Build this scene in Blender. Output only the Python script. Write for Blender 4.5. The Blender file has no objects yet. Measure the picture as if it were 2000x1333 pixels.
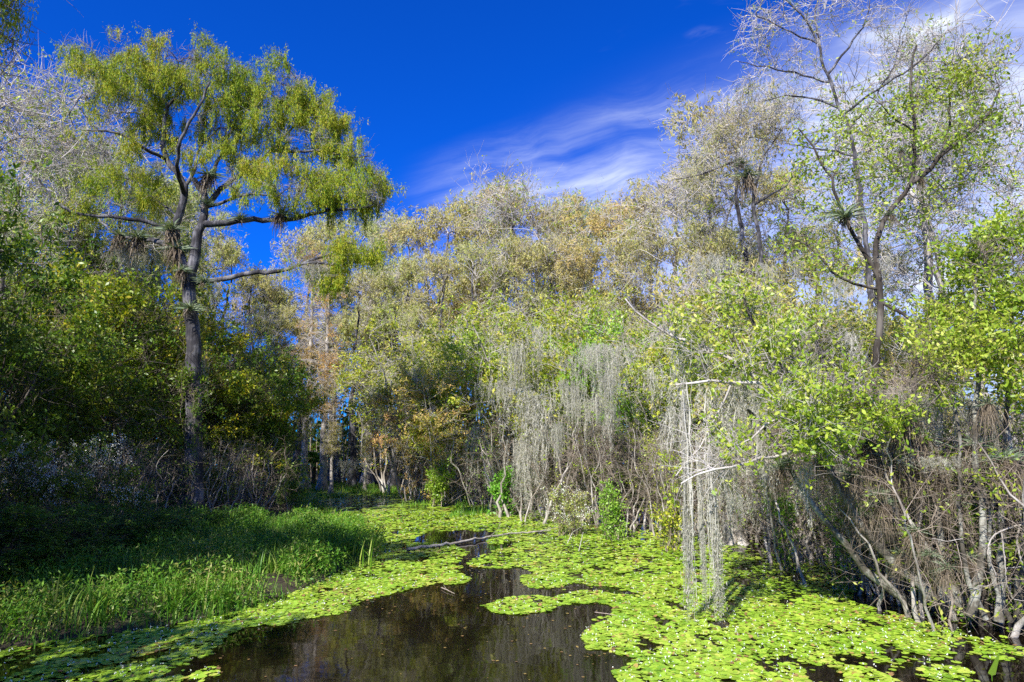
import bpy, math
import numpy as np
C = bpy.context.scene.collection
V3 = lambda *a: np.array(a, float)
UP = V3(0, 0, 1)

# ------------------------------------------------------------------ camera
CH = 3.0; F = 1333.0; PITCH = math.atan(194/1333)
cp, sp = math.cos(PITCH), math.sin(PITCH)
cam = bpy.data.objects.new('camera', bpy.data.cameras.new('camera'))
C.objects.link(cam); bpy.context.scene.camera = cam
cam.location = (0, 0, CH); cam.rotation_euler = (math.pi/2 + PITCH, 0, 0)
cam.data.lens = 24; cam.data.sensor_width = 36; cam.data.clip_end = 3000

def P(px, py, Y):          # world point seen at photo pixel (2000 wide) at distance Y
    x, y = (px-1000)/F, (666.5-py)/F
    r = V3(x, cp - y*sp, sp + y*cp)
    return V3(0, 0, CH) + r*(Y/r[1])
def G(px, py, z=0.0):
    x, y = (px-1000)/F, (666.5-py)/F
    r = V3(x, cp - y*sp, sp + y*cp)
    return V3(0, 0, CH) + r*((z-CH)/r[2])

# ------------------------------------------------------------------ mesh helpers
def nrm(a): return a/np.maximum(np.linalg.norm(a, axis=-1, keepdims=True), 1e-9)
def mk_mesh(name, v, f, smooth=False):
    v = np.asarray(v, np.float32).reshape(-1, 3); f = np.asarray(f, np.int32)
    me = bpy.data.meshes.new(name)
    me.vertices.add(len(v)); me.vertices.foreach_set('co', v.ravel())
    n, k = f.shape
    me.loops.add(n*k); me.loops.foreach_set('vertex_index', f.ravel())
    me.polygons.add(n); me.polygons.foreach_set('loop_start', np.arange(0, n*k, k, dtype=np.int32))
    me.polygons.foreach_set('loop_total', np.full(n, k, np.int32))
    if smooth: me.polygons.foreach_set('use_smooth', np.ones(n, bool))
    me.update(calc_edges=True)
    return me
def join(parts):
    vs, fs, o = [], [], 0
    for v, f in parts:
        vs.append(v.reshape(-1, 3)); fs.append(f + o); o += len(vs[-1])
    return np.concatenate(vs), np.concatenate(fs)
def add(name, vf, mat, parent=None, smooth=False, origin=None):
    v, f = vf
    v = v.reshape(-1, 3)
    if origin is not None: v = v - origin
    me = mk_mesh(name, v, f, smooth); me.materials.append(mat)
    o = bpy.data.objects.new(name, me); C.objects.link(o); o.parent = parent
    return o
def tag(o, label=None, cat=None, group=None, kind=None):
    if label: o['label'] = label
    if cat: o['category'] = cat
    if group: o['group'] = group
    if kind: o['kind'] = kind
    return o
def empty(name, loc, label, cat, group=None):
    o = bpy.data.objects.new(name, None); C.objects.link(o); o.location = loc
    o.empty_display_size = .2
    return tag(o, label, cat, group)
def dup(root, loc, rz, s, label, group=None, color=None, sz=None):
    r = root.copy(); C.objects.link(r); r.location = loc; r.rotation_euler = (0, 0, rz)
    r.scale = (s, s, s if sz is None else sz); r['label'] = label
    if group: r['group'] = group
    if color: r.color = color
    for ch in root.children:
        c = ch.copy(); C.objects.link(c); c.parent = r
        if color: c.color = color
    return r

def tubes(Pt, R, sides=3, flute=None):
    """Pt (M,K,3), R (M,K) -> verts, quads"""
    M, K, _ = Pt.shape
    T = nrm(np.gradient(Pt, axis=1))
    ref = np.where(np.abs(T[:, :1, 2:3]) > .8, V3(1, 0, 0), V3(0, 0, 1))
    a = nrm(np.cross(T, np.broadcast_to(ref, T.shape))); b = np.cross(T, a)
    th = np.arange(sides)*2*math.pi/sides
    rr = R[:, :, None]
    if flute is not None: rr = rr*(1 + flute[:, :, None]*np.cos(th*max(3, sides//3)+.7)[None, None])
    v = Pt[:, :, None] + rr[..., None]*(a[:, :, None]*np.cos(th)[:, None] + b[:, :, None]*np.sin(th)[:, None])
    m, k, s = np.meshgrid(np.arange(M), np.arange(K-1), np.arange(sides), indexing='ij')
    base = (m*K + k)*sides; s2 = (s+1) % sides
    f = np.stack([base+s, base+s2, base+sides+s2, base+sides+s], -1).reshape(-1, 4)
    return v.reshape(-1, 3), f
def ribbons(Pt, W, side):
    """flat strips: Pt (M,K,3), W (M,K), side (M,3)"""
    M, K, _ = Pt.shape
    s = side[:, None]*W[..., None]*.5
    v = np.stack([Pt-s, Pt+s], 2)
    m, k = np.meshgrid(np.arange(M), np.arange(K-1), indexing='ij')
    b = (m*K+k)*2
    return v.reshape(-1, 3), np.stack([b, b+1, b+3, b+2], -1).reshape(-1, 4)
def leafq(rng, A, L, asp, bias=(0, 0, 0), rnd=1.0, six=False):
    """one leaf per anchor"""
    n = len(A)
    a = nrm(rng.normal(size=(n, 3))*rnd + np.asarray(bias, float))
    b = nrm(np.cross(a, rng.normal(size=(n, 3))))
    Ls = rng.uniform(L[0], L[1], (n, 1)); w = Ls*asp*rng.uniform(.8, 1.2, (n, 1))*.5
    if six:
        c = np.cross(a, b)*Ls*.06
        v = np.stack([A, A+a*Ls*.28+b*w*.85+c, A+a*Ls*.62+b*w*.9+c, A+a*Ls, A+a*Ls*.62-b*w*.9+c, A+a*Ls*.28-b*w*.85+c], 1)
    else:
        v = np.stack([A, A+a*Ls*.5+b*w, A+a*Ls, A+a*Ls*.5-b*w], 1)
    k = v.shape[1]
    return v.reshape(-1, 3), np.arange(n*k, dtype=np.int64).reshape(n, k)

class Skel:
    def __init__(s, N=30000):
        s.p = np.zeros((N, 3)); s.par = np.full(N, -1); s.L = np.zeros(N); s.fr = np.zeros(N); s.blk = np.zeros(N); s.n = 0
    def node(s, p, par, r=0., blk=0.):
        i = s.n; s.p[i] = p; s.par[i] = par; s.fr[i] = r; s.blk[i] = blk
        s.L[i] = 0 if par < 0 else s.L[par] + np.linalg.norm(s.p[i]-s.p[par])
        s.n += 1; return i
    def path(s, pts, r0, r1, rng, seg=.35, jit=.03, par=None, lenw=1.0):
        pts = np.asarray(pts, float)
        if par is None and s.n:
            par = int(np.argmin(np.linalg.norm(s.p[:s.n]-pts[0], axis=1)))
            pts = np.concatenate([s.p[par][None], pts[1:]])
        d = np.r_[0, np.cumsum(np.linalg.norm(np.diff(pts, axis=0), axis=1))]
        n = max(2, int(d[-1]/seg)); t = np.linspace(0, d[-1], n+1)
        # smooth the polyline a little
        q = np.stack([np.interp(t, d, pts[:, k]) for k in range(3)], 1)
        for _ in range(2): q[1:-1] = (q[:-2]+2*q[1:-1]+q[2:])/4
        q[1:-1] += rng.normal(size=q[1:-1].shape)*jit
        i = par if par is not None else -1
        if i < 0: i = s.node(q[0], -1, r0)
        ids = [i]
        for k in range(1, n+1):
            i = s.node(q[k], i, r0+(r1-r0)*k/n); ids.append(i)
            s.L[i] = s.L[s.par[i]] + lenw*np.linalg.norm(s.p[i]-s.p[s.par[i]])
        return ids
    def grow(s, A, rng, w=.35, seg=.45, jit=.05, zmin=-9, up=.06, follow=.35):
        if not len(A): return
        d0 = np.min(np.linalg.norm(A[:, None]-s.p[None, :s.n], axis=2), axis=1) if s.n*len(A) < 4e6 else np.linalg.norm(A-s.p[0], axis=1)
        for a in A[np.argsort(d0)]:
            n = s.n
            dv = a - s.p[:n]; d = np.linalg.norm(dv, axis=1)
            cost = d + w*s.L[:n] + 50*(s.p[:n, 2] < zmin) + np.maximum(0, -dv[:, 2])*.3
            i = int(np.argmin(cost)); dist = d[i]
            if dist < .12 or n > len(s.p)-60: continue
            pi = s.par[i]
            dr = nrm(s.p[i]-s.p[pi]) if pi >= 0 else UP
            k = min(40, max(2, int(dist/seg)))
            t = (np.arange(1, k+1)/k)[:, None]
            c = s.p[i] + dr*dist*follow + UP*dist*up
            q = (1-t)**2*s.p[i] + 2*t*(1-t)*c + t*t*a
            q[:-1] += rng.normal(size=(k-1, 3))*jit*min(1, dist)
            for x in q: i = s.node(x, i)
    def radii(s, r0=.006, e=2.4):
        n = s.n; acc = np.zeros(n); r = np.zeros(n)
        for i in range(n-1, -1, -1):
            ri = max(acc[i], r0**e)**(1/e)
            r[i] = s.fr[i] if s.fr[i] > 0 else ri
            p = s.par[i]
            if p >= 0: acc[p] += max(acc[i], r0**e)
        for i in range(n):
            p = s.par[i]
            if p >= 0 and s.fr[i] == 0: r[i] = min(r[i], r[p]*.92)
        s.r = r; return r
    def wood(s, thick=.06, base=None, flare=0., flute=0., fh=.7):
        n = s.n; r = s.r; kids = [[] for _ in range(n)]
        for i in range(1, n):
            if s.par[i] >= 0: kids[s.par[i]].append(i)
        starts = [(i, -1) for i in range(n) if s.par[i] < 0]
        big, small = [], []
        while starts:
            i, p = starts.pop(); ch = [i]
            while kids[ch[-1]]:
                ks = kids[ch[-1]]; b = max(ks, key=lambda q: (r[q], -q))
                for q in ks:
                    if q != b: starts.append((q, ch[-1]))
                ch.append(b)
            idx = ([p] if p >= 0 else []) + ch
            if len(idx) < 2: continue
            pts = s.p[idx]; rr = r[idx].copy()
            if p >= 0: rr[0] = rr[1]*1.15
            rm = rr.max(); z = pts[:, 2] - (0 if base is None else base)
            fl = None
            if flare and p < 0:
                ex = np.exp(-np.maximum(z, 0)/fh); rr = rr*(1+flare*ex); fl = (flute*np.exp(-np.maximum(z, 0)/(fh*1.8)))[None]
            sd = 14 if rm > .15 else 7 if rm > .05 else 4 if rm > .02 else 3
            if fl is not None and sd < 14: sd = 10
            (big if rm > thick else small).append(tubes(pts[None], rr[None], sd, fl))
        return (join(big) if big else None), (join(small) if small else None)
    def sample(s, rng, M, rmax=.03, rmin=0.):
        ok = np.where((s.r[:s.n] < rmax) & (s.r[:s.n] >= rmin) & (s.par[:s.n] >= 0))[0]
        i = rng.choice(ok, M); t = rng.random((M, 1)); p = s.par[i]
        return s.p[p]*(1-t)+s.p[i]*t, nrm(s.p[i]-s.p[p])

def twigs(rng, O, D, L, along=.6, rnd=.8, up=.1, grav=0., K=4, curl=.3):
    M = len(O); d = nrm(along*D + rnd*nrm(rng.normal(size=(M, 3))) + up*UP)
    Ls = rng.uniform(L[0], L[1], (M, 1, 1)); t = np.linspace(0, 1, K)[None, :, None]
    c = rng.normal(size=(M, 1, 3))*curl
    return O[:, None] + Ls*(d[:, None]*t + c*t*t*.5 + UP*(-grav)*t*t)
def onstrip(rng, S, n, lo=.25):
    M, K, _ = S.shape; i = rng.integers(0, M, n); t = rng.uniform(lo, 1, n)*(K-1); k = np.minimum(t.astype(int), K-2); fr = (t-k)[:, None]
    a, b = S[i, k], S[i, k+1]
    return a*(1-fr)+b*fr, nrm(b-a)
def ell(rng, blobs):
    out = []
    for cx, cy, cz, rx, ry, rz, n in blobs:
        u = nrm(rng.normal(size=(n, 3)))*(rng.random((n, 1))**(1/2.2))
        out.append(V3(cx, cy, cz)+u*V3(rx, ry, rz))
    return np.concatenate(out)

# ------------------------------------------------------------------ materials
def newmat(name):
    m = bpy.data.materials.new(name); m.use_nodes = True; nt = m.node_tree
    for n in list(nt.nodes): nt.nodes.remove(n)
    return m, nt, nt.nodes.new('ShaderNodeOutputMaterial')
def ramp(nt, cols, fac=None, pos=None):
    r = nt.nodes.new('ShaderNodeValToRGB'); e = r.color_ramp.elements
    while len(e) < len(cols): e.new(.5)
    for i, c in enumerate(cols):
        e[i].position = pos[i] if pos else i/(len(cols)-1); e[i].color = (*c, 1)
    if fac is not None: nt.links.new(fac, r.inputs[0])
    return r
def mixc(nt, mode, a, b, fac=1.0):
    m = nt.nodes.new('ShaderNodeMix'); m.data_type = 'RGBA'; m.blend_type = mode; m.clamp_factor = True
    for k, x in ((0, fac), (6, a), (7, b)):
        if isinstance(x, bpy.types.NodeSocket): nt.links.new(x, m.inputs[k])
        elif k == 0: m.inputs[0].default_value = x
        else: m.inputs[k].default_value = (*x, 1) if len(x) == 3 else x
    return m.outputs[2]
def leafmat(name, cols, trans=.35, rough=.5, clump=.35, spec=.25, nscale=.45, pos=None):
    m, nt, out = newmat(name); N = nt.nodes.new
    g = N('ShaderNodeNewGeometry'); tc = N('ShaderNodeTexCoord'); oi = N('ShaderNodeObjectInfo')
    no = N('ShaderNodeTexNoise'); no.inputs['Scale'].default_value = nscale; no.inputs['Detail'].default_value = 2
    nt.links.new(tc.outputs['Object'], no.inputs['Vector'])
    mth = N('ShaderNodeMath'); mth.operation = 'MULTIPLY_ADD'
    # fac = island*(1-clump)+ (noise-0.5)*3*clump+.. kept in range by the ramp
    nt.links.new(g.outputs['Random Per Island'], mth.inputs[0]); mth.inputs[1].default_value = 1-clump
    m2 = N('ShaderNodeMath'); m2.operation = 'MULTIPLY_ADD'; nt.links.new(no.outputs['Fac'], m2.inputs[0])
    m2.inputs[1].default_value = 3*clump; m2.inputs[2].default_value = -clump
    nt.links.new(m2.outputs[0], mth.inputs[2])
    r = ramp(nt, cols, mth.outputs[0], pos)
    col = mixc(nt, 'MULTIPLY', r.outputs[0], oi.outputs['Color'])
    b = N('ShaderNodeBsdfPrincipled'); b.inputs['Roughness'].default_value = rough
    b.inputs['Specular IOR Level'].default_value = spec; nt.links.new(col, b.inputs['Base Color'])
    t = N('ShaderNodeBsdfTranslucent'); c2 = mixc(nt, 'MULTIPLY', col, (1.25, 1.2, .55)); nt.links.new(c2, t.inputs['Color'])
    mx = N('ShaderNodeMixShader'); mx.inputs[0].default_value = trans
    nt.links.new(b.outputs[0], mx.inputs[1]); nt.links.new(t.outputs[0], mx.inputs[2]); nt.links.new(mx.outputs[0], out.inputs[0])
    return m
def barkmat(name, cols, scale=3., zs=.25, bump=.4, rough=.9):
    m, nt, out = newmat(name); N = nt.nodes.new
    tc = N('ShaderNodeTexCoord'); mp = N('ShaderNodeMapping'); mp.inputs['Scale'].default_value = (1, 1, zs)
    nt.links.new(tc.outputs['Object'], mp.inputs[0])
    no = N('ShaderNodeTexNoise'); no.inputs['Scale'].default_value = scale*4; no.inputs['Detail'].default_value = 6; no.inputs['Roughness'].default_value = .7
    nt.links.new(mp.outputs[0], no.inputs['Vector'])
    n2 = N('ShaderNodeTexNoise'); n2.inputs['Scale'].default_value = scale*.5; n2.inputs['Detail'].default_value = 3; nt.links.new(tc.outputs['Object'], n2.inputs['Vector'])
    mm = N('ShaderNodeMath'); mm.operation = 'MULTIPLY_ADD'; mm.inputs[1].default_value = .6
    sub = N('ShaderNodeMath'); sub.operation = 'MULTIPLY_ADD'; sub.inputs[1].default_value = .9; sub.inputs[2].default_value = -.2
    nt.links.new(n2.outputs['Fac'], sub.inputs[0]); nt.links.new(no.outputs['Fac'], mm.inputs[0]); nt.links.new(sub.outputs[0], mm.inputs[2])
    r = ramp(nt, cols, mm.outputs[0], [.3+.45*i/(len(cols)-1) for i in range(len(cols))])
    b = N('ShaderNodeBsdfPrincipled'); b.inputs['Roughness'].default_value = rough; b.inputs['Specular IOR Level'].default_value = .15
    nt.links.new(r.outputs[0], b.inputs['Base Color'])
    if bump:
        bp = N('ShaderNodeBump'); bp.inputs['Strength'].default_value = bump; bp.inputs['Distance'].default_value = .05
        nt.links.new(no.outputs['Fac'], bp.inputs['Height']); nt.links.new(bp.outputs[0], b.inputs['Normal'])
    nt.links.new(b.outputs[0], out.inputs[0]); return m

M = {}
M['bark_cyp'] = barkmat('cypress_bark', [(.014, .013, .015), (.052, .05, .054), (.23, .225, .235)], 4., .06, .9)
M['bark_dark'] = barkmat('dark_bark', [(.018, .015, .012), (.05, .042, .034), (.14, .125, .105)], 3, .3)
M['bark_pale'] = barkmat('pale_bark', [(.12, .10, .08), (.30, .27, .23), (.55, .52, .47)], 3, .3)
M['bark_lichen'] = barkmat('lichen_bark', [(.025, .022, .018), (.10, .09, .07), (.36, .36, .31)], 4, .7)
M['twig_pale'] = barkmat('pale_twig', [(.22, .19, .17), (.42, .39, .35), (.62, .58, .54)], 2, 1, 0)
M['twig_mid'] = barkmat('grey_twig', [(.10, .09, .08), (.22, .20, .18), (.42, .39, .36)], 2, 1, 0)
M['twig_tan'] = barkmat('tan_twig', [(.10, .08, .06), (.21, .17, .13), (.38, .32, .26)], 2, 1, 0)
M['twig_dark'] = barkmat('dark_twig', [(.05, .04, .03), (.12, .10, .075), (.22, .19, .15)], 2, 1, 0)
M['cyp'] = leafmat('cypress_foliage', [(.07, .18, .014), (.20, .31, .018), (.40, .42, .03), (.48, .36, .05)], .3, .6, .3, .15)
M['cyptan'] = leafmat('autumn_cypress_foliage', [(.19, .27, .06), (.36, .40, .13), (.51, .47, .20), (.50, .39, .21)], .3, .6, .45, .15, .25)
M['leafy'] = leafmat('broad_leaf', [(.11, .20, .018), (.24, .38, .03), (.44, .53, .06), (.60, .56, .16)], .38, .4, .35, .35)
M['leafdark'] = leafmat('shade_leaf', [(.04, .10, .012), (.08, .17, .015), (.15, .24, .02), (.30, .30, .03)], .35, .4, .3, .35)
M['leafdry'] = leafmat('turning_leaf', [(.18, .26, .03), (.38, .38, .08), (.52, .40, .18), (.50, .30, .15)], .3, .6, .4, .15)
M['grass'] = leafmat('grass_blade', [(.04, .15, .012), (.085, .23, .018), (.17, .33, .03), (.44, .38, .14)], .35, .45, .3, .3)
M['moss'] = leafmat('spanish_moss', [(.28, .28, .24), (.42, .42, .37), (.56, .56, .51)], .25, .9, .3, .05)
M['brom'] = leafmat('bromeliad_leaf', [(.10, .16, .07), (.20, .26, .15), (.30, .33, .22)], .2, .5, .2, .3)
M['dead'] = leafmat('dead_leaf', [(.07, .055, .04), (.17, .135, .095), (.33, .275, .20)], .15, .8, .2, .1)
M['flower'] = leafmat('white_flower', [(.70, .72, .62), (.85, .86, .78)], .2, .7, .1, .1)
M['pad'] = leafmat('lily_pad', [(.13, .29, .018), (.26, .45, .028), (.39, .56, .05), (.52, .56, .10), (.38, .21, .06)], .12, .33, .36, .5, .8, [0, .3, .66, .9, .97])
M['padbrown'] = leafmat('decayed_pad', [(.12, .07, .03), (.25, .15, .06), (.35, .28, .06)], .05, .5, .2, .3)
M['fan'] = leafmat('palm_leaf', [(.04, .12, .02), (.08, .2, .03), (.14, .28, .05)], .2, .35, .2, .5)

# water
m, nt, out = newmat('swamp_water'); N = nt.nodes.new
b = N('ShaderNodeBsdfPrincipled'); b.inputs['Base Color'].default_value = (.006, .004, .0022, 1); b.inputs['Roughness'].default_value = .035; b.inputs['IOR'].default_value = 1.33
tc = N('ShaderNodeTexCoord'); no = N('ShaderNodeTexNoise'); no.inputs['Scale'].default_value = 1.6; no.inputs['Detail'].default_value = 2
nt.links.new(tc.outputs['Object'], no.inputs['Vector'])
bp = N('ShaderNodeBump'); bp.inputs['Strength'].default_value = .06; bp.inputs['Distance'].default_value = .05
nt.links.new(no.outputs['Fac'], bp.inputs['Height']); nt.links.new(bp.outputs[0], b.inputs['Normal']); nt.links.new(b.outputs[0], out.inputs[0])
M['water'] = m
# mud
m, nt, out = newmat('leaf_litter_mud'); N = nt.nodes.new
tc = N('ShaderNodeTexCoord'); no = N('ShaderNodeTexNoise'); no.inputs['Scale'].default_value = 1.5; no.inputs['Detail'].default_value = 8; no.inputs['Roughness'].default_value = .75
nt.links.new(tc.outputs['Object'], no.inputs['Vector'])
r = ramp(nt, [(.012, .009, .006), (.05, .035, .02), (.06, .075, .02), (.12, .085, .05)], no.outputs['Fac'], [.3, .48, .6, .75])
b = N('ShaderNodeBsdfPrincipled'); b.inputs['Roughness'].default_value = .95; nt.links.new(r.outputs[0], b.inputs['Base Color'])
bp = N('ShaderNodeBump'); bp.inputs['Strength'].default_value = 1; bp.inputs['Distance'].default_value = .15
nt.links.new(no.outputs['Fac'], bp.inputs['Height']); nt.links.new(bp.outputs[0], b.inputs['Normal']); nt.links.new(b.outputs[0], out.inputs[0])
M['mud'] = m

# ------------------------------------------------------------------ world + sun
SE, AZ = math.radians(41), math.atan2(.46, .89)     # light travels towards (+.46,+.89)
w = bpy.data.worlds.new('World'); bpy.context.scene.world = w; w.use_nodes = True
nt = w.node_tree
for n in list(nt.nodes): nt.nodes.remove(n)
N = nt.nodes.new; L = nt.links.new
sky = N('ShaderNodeTexSky'); sky.sky_type = 'NISHITA'; sky.sun_disc = False; sky.sun_elevation = SE
sky.sun_rotation = math.pi + AZ; sky.altitude = 0; sky.air_density = 1; sky.dust_density = .3; sky.ozone_density = 2
tint = mixc(nt, 'MULTIPLY', sky.outputs[0], (.012, .26, .98))
tc = N('ShaderNodeTexCoord'); sx = N('ShaderNodeSeparateXYZ'); L(tc.outputs['Generated'], sx.inputs[0])
def mt(op, a, b_=None, c=None, clamp=False):
    n = N('ShaderNodeMath'); n.operation = op; n.use_clamp = clamp
    for i, x in enumerate((a, b_, c)):
        if x is None: continue
        if isinstance(x, (int, float)): n.inputs[i].default_value = x
        else: L(x, n.inputs[i])
    return n.outputs[0]
def sm(x, lo, hi):
    n = N('ShaderNodeMapRange'); n.interpolation_type = 'SMOOTHSTEP'; L(x, n.inputs[0])
    n.inputs[1].default_value = lo; n.inputs[2].default_value = hi; return n.outputs[0]
yy = mt('MAXIMUM', sx.outputs[1], .05)
u = mt('DIVIDE', sx.outputs[0], yy); v = mt('DIVIDE', sx.outputs[2], yy)
# cirrus seen as streaks that rise to the right
cb = N('ShaderNodeCombineXYZ'); L(u, cb.inputs[0]); L(v, cb.inputs[1])
wn = N('ShaderNodeTexNoise'); wn.inputs['Scale'].default_value = 3; wn.inputs['Detail'].default_value = 3; L(cb.outputs[0], wn.inputs['Vector'])
wa = N('ShaderNodeVectorMath'); wa.operation = 'MULTIPLY_ADD'; L(wn.outputs['Color'], wa.inputs[0]); wa.inputs[1].default_value = (.22, .18, 0); L(cb.outputs[0], wa.inputs[2])
mp = N('ShaderNodeMapping'); mp.inputs['Rotation'].default_value = (0, 0, math.radians(-17)); mp.inputs['Scale'].default_value = (1, 1, 1); L(wa.outputs[0], mp.inputs[0])
ms = N('ShaderNodeMapping'); ms.inputs['Scale'].default_value = (2.2, 11, 1); L(mp.outputs[0], ms.inputs[0])
cn = N('ShaderNodeTexNoise'); cn.inputs['Scale'].default_value = 1.3; cn.inputs['Detail'].default_value = 9; cn.inputs['Roughness'].default_value = .63; L(ms.outputs[0], cn.inputs['Vector'])
line = mt('SUBTRACT', v, mt('MULTIPLY_ADD', u, .38, .455))       # >0 above the band
under = mt('SUBTRACT', 1, sm(line, -.07, .05))
right = sm(u, -.2, -.06)
body = mt('MULTIPLY', under, right)
pn = N('ShaderNodeTexNoise'); pn.inputs['Scale'].default_value = 4.2; pn.inputs['Detail'].default_value = 3
pm = N('ShaderNodeMapping'); pm.inputs['Scale'].default_value = (1, 2.6, 1); L(mp.outputs[0], pm.inputs[0]); L(pm.outputs[0], pn.inputs['Vector'])
patch = mt('MULTIPLY_ADD', sm(pn.outputs['Fac'], .36, .66), .6, .4)
wisp = mt('MULTIPLY', mt('MULTIPLY', sm(cn.outputs['Fac'], .30, .80), patch), body)
veil = mt('MULTIPLY', mt('MULTIPLY', sm(u, -.1, .8), mt('SUBTRACT', 1, sm(line, -.25, .1))), .42)
hi = mt('MULTIPLY', mt('MULTIPLY', mt('MULTIPLY', sm(cn.outputs['Fac'], .45, .8), sm(pn.outputs['Fac'], .55, .72)), sm(u, .0, .12)), .5)
den = mt('ADD', mt('ADD', mt('MULTIPLY', wisp, .82), veil), hi, clamp=True)
cloudcol = mixc(nt, 'MIX', tint, (5.0, 5.4, 6.1), den)
gm = N('ShaderNodeHueSaturation'); gm.inputs['Saturation'].default_value = 1.0; L(cloudcol, gm.inputs['Color'])
bg = N('ShaderNodeBackground'); bg.inputs['Strength'].default_value = .11; L(gm.outputs[0], bg.inputs[0])
wo = N('ShaderNodeOutputWorld'); L(bg.outputs[0], wo.inputs[0])
sun = bpy.data.objects.new('sun', bpy.data.lights.new('sun', 'SUN')); C.objects.link(sun)
sun.data.energy = 5; sun.data.angle = math.radians(.5); sun.data.color = (1, .95, .87)
from mathutils import Vector
ld = Vector((math.sin(AZ)*math.cos(SE), math.cos(AZ)*math.cos(SE), -math.sin(SE)))
sun.rotation_euler = ld.to_track_quat('-Z', 'Y').to_euler(); sun.location = (-20, -30, 40)
sc = bpy.context.scene
sc.view_settings.view_transform = 'Standard'; sc.view_settings.look = 'None'; sc.view_settings.exposure = .95; sc.view_settings.gamma = 1
sc.cycles.max_bounces = 7; sc.cycles.diffuse_bounces = 3; sc.cycles.transmission_bounces = 4; sc.cycles.glossy_bounces = 3
sc.cycles.use_denoising = False; sc.cycles.sample_clamp_indirect = 8

# ------------------------------------------------------------------ ground regions (from the bank lines)
def poly(pts): return np.array([G(x, y)[:2] for x, y in pts])
def inpoly(Q, poly_):
    x, y = Q[:, 0], Q[:, 1]; c = np.zeros(len(Q), bool); n = len(poly_)
    for i in range(n):
        x1, y1 = poly_[i]; x2, y2 = poly_[(i+1) % n]
        h = ((y1 > y) != (y2 > y)) & (x < (x2-x1)*(y-y1)/(y2-y1+1e-12)+x1); c ^= h
    return c
def pdist(Q, poly_):
    d = np.full(len(Q), 1e9); n = len(poly_)
    for i in range(n):
        a, b_ = poly_[i], poly_[(i+1) % n]; ab = b_-a
        t = np.clip(((Q-a)@ab)/(ab@ab+1e-12), 0, 1)[:, None]
        d = np.minimum(d, np.linalg.norm(Q-(a+t*ab), axis=1))
    return d
LB = np.array(list(poly([(-60, 1290), (100, 1262), (260, 1240), (420, 1215), (520, 1190), (620, 1150), (700, 1112), (760, 1080), (745, 1052), (680, 1028), (610, 1008), (575, 985), (560, 965), (420, 952)])) + [V3(-60, 60)[:2], V3(-60, -10)[:2], V3(-9, -6)[:2]])
RB = np.array(list(poly([(2060, 1235), (1900, 1200), (1790, 1180), (1700, 1130), (1640, 1085), (1440, 1058), (1200, 1028), (1050, 995), (1010, 975), (860, 966), (760, 955), (690, 948), (600, 944)])) + [V3(-30, 56)[:2], V3(-30, 90)[:2], V3(90, 90)[:2], V3(70, -5)[:2], V3(12, -5)[:2]])
OPEN = poly([(385, 1345), (415, 1290), (395, 1270), (480, 1235), (590, 1210), (680, 1192), (702, 1170), (770, 1159), (860, 1145), (896, 1134), (909, 1120), (912, 1108), (896, 1102), (905, 1084), (912, 1073), (891, 1064), (801, 1060), (801, 1053), (833, 1040), (905, 1036), (950, 1040), (972, 1047), (941, 1058), (1004, 1069), (955, 1075), (932, 1089), (918, 1102), (925, 1108), (968, 1109), (1049, 1116), (1035, 1130), (1017, 1143), (1040, 1150), (1085, 1147), (1107, 1143), (1184, 1147), (1238, 1161), (1166, 1157), (1085, 1160), (972, 1173), (925, 1183), (972, 1195), (1017, 1199), (1076, 1195), (1107, 1182), (1166, 1177), (1220, 1188), (1202, 1201), (1148, 1210), (1170, 1233), (1148, 1255), (1103, 1280), (1130, 1282), (1175, 1269), (1220, 1273), (1260, 1282), (1265, 1290), (1229, 1305), (1220, 1314), (1238, 1345)])
OPEN = np.array(list(OPEN) + [V3(2.0, 3.)[:2], V3(-5., 3.)[:2]])
DARKR = poly([(1660, 1176), (1740, 1196), (1790, 1208), (1860, 1232), (1930, 1254), (2100, 1284), (2100, 1200), (1900, 1180), (1750, 1120), (1690, 1110)])
DARKB = poly([(1874, 1300), (1930, 1288), (2060, 1300), (2060, 1345), (1960, 1345)])
DARKF = poly([(795, 972), (860, 966), (1020, 978), (1015, 988), (900, 985), (820, 982)])

rng = np.random.default_rng(5)
def bank(Q):
    a = np.where(inpoly(Q, LB), pdist(Q, LB), -pdist(Q, LB))
    b_ = np.where(inpoly(Q, RB), pdist(Q, RB), -pdist(Q, RB))
    return a, b_
def gz(Q):
    a, b_ = bank(Q)
    h1 = -.5 + .68*np.clip((a+.8)/1.6, 0, 1) + .25*np.clip(a/8, 0, 1)
    h2 = -.5 + .44*np.clip((b_+.8)/2, 0, 1) + .35*np.clip((b_-4)/8, 0, 1)
    n = .05*np.sin(Q[:, 0]*1.7+Q[:, 1]*.6)+.04*np.sin(Q[:, 1]*2.3-Q[:, 0])
    return np.maximum(h1, h2) + n
gx = np.r_[-900, -400, -200, -110, np.arange(-70, 70.1, .8), 110, 200, 400, 900]
gy = np.r_[-500, -200, -60, np.arange(-20, 90.1, .8), 130, 200, 400, 900, 1500]
X, Y = np.meshgrid(gx, gy, indexing='ij'); Q = np.stack([X.ravel(), Y.ravel()], 1)
Z = gz(Q); far = (np.abs(Q[:, 0]) > 75) | (Q[:, 1] > 95); Z[far] = .25
ni, nj = X.shape; I, J = np.meshgrid(np.arange(ni-1), np.arange(nj-1), indexing='ij')
f = np.stack([I*nj+J, (I+1)*nj+J, (I+1)*nj+J+1, I*nj+J+1], -1).reshape(-1, 4)
tag(add('ground', (np.c_[Q, Z], f), M['mud'], smooth=True), 'dark muddy swamp floor and banks under the trees', kind='structure')
wv = np.array([[-110, -60, 0], [110, -60, 0], [110, 130, 0], [-110, 130, 0]], float)
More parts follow.
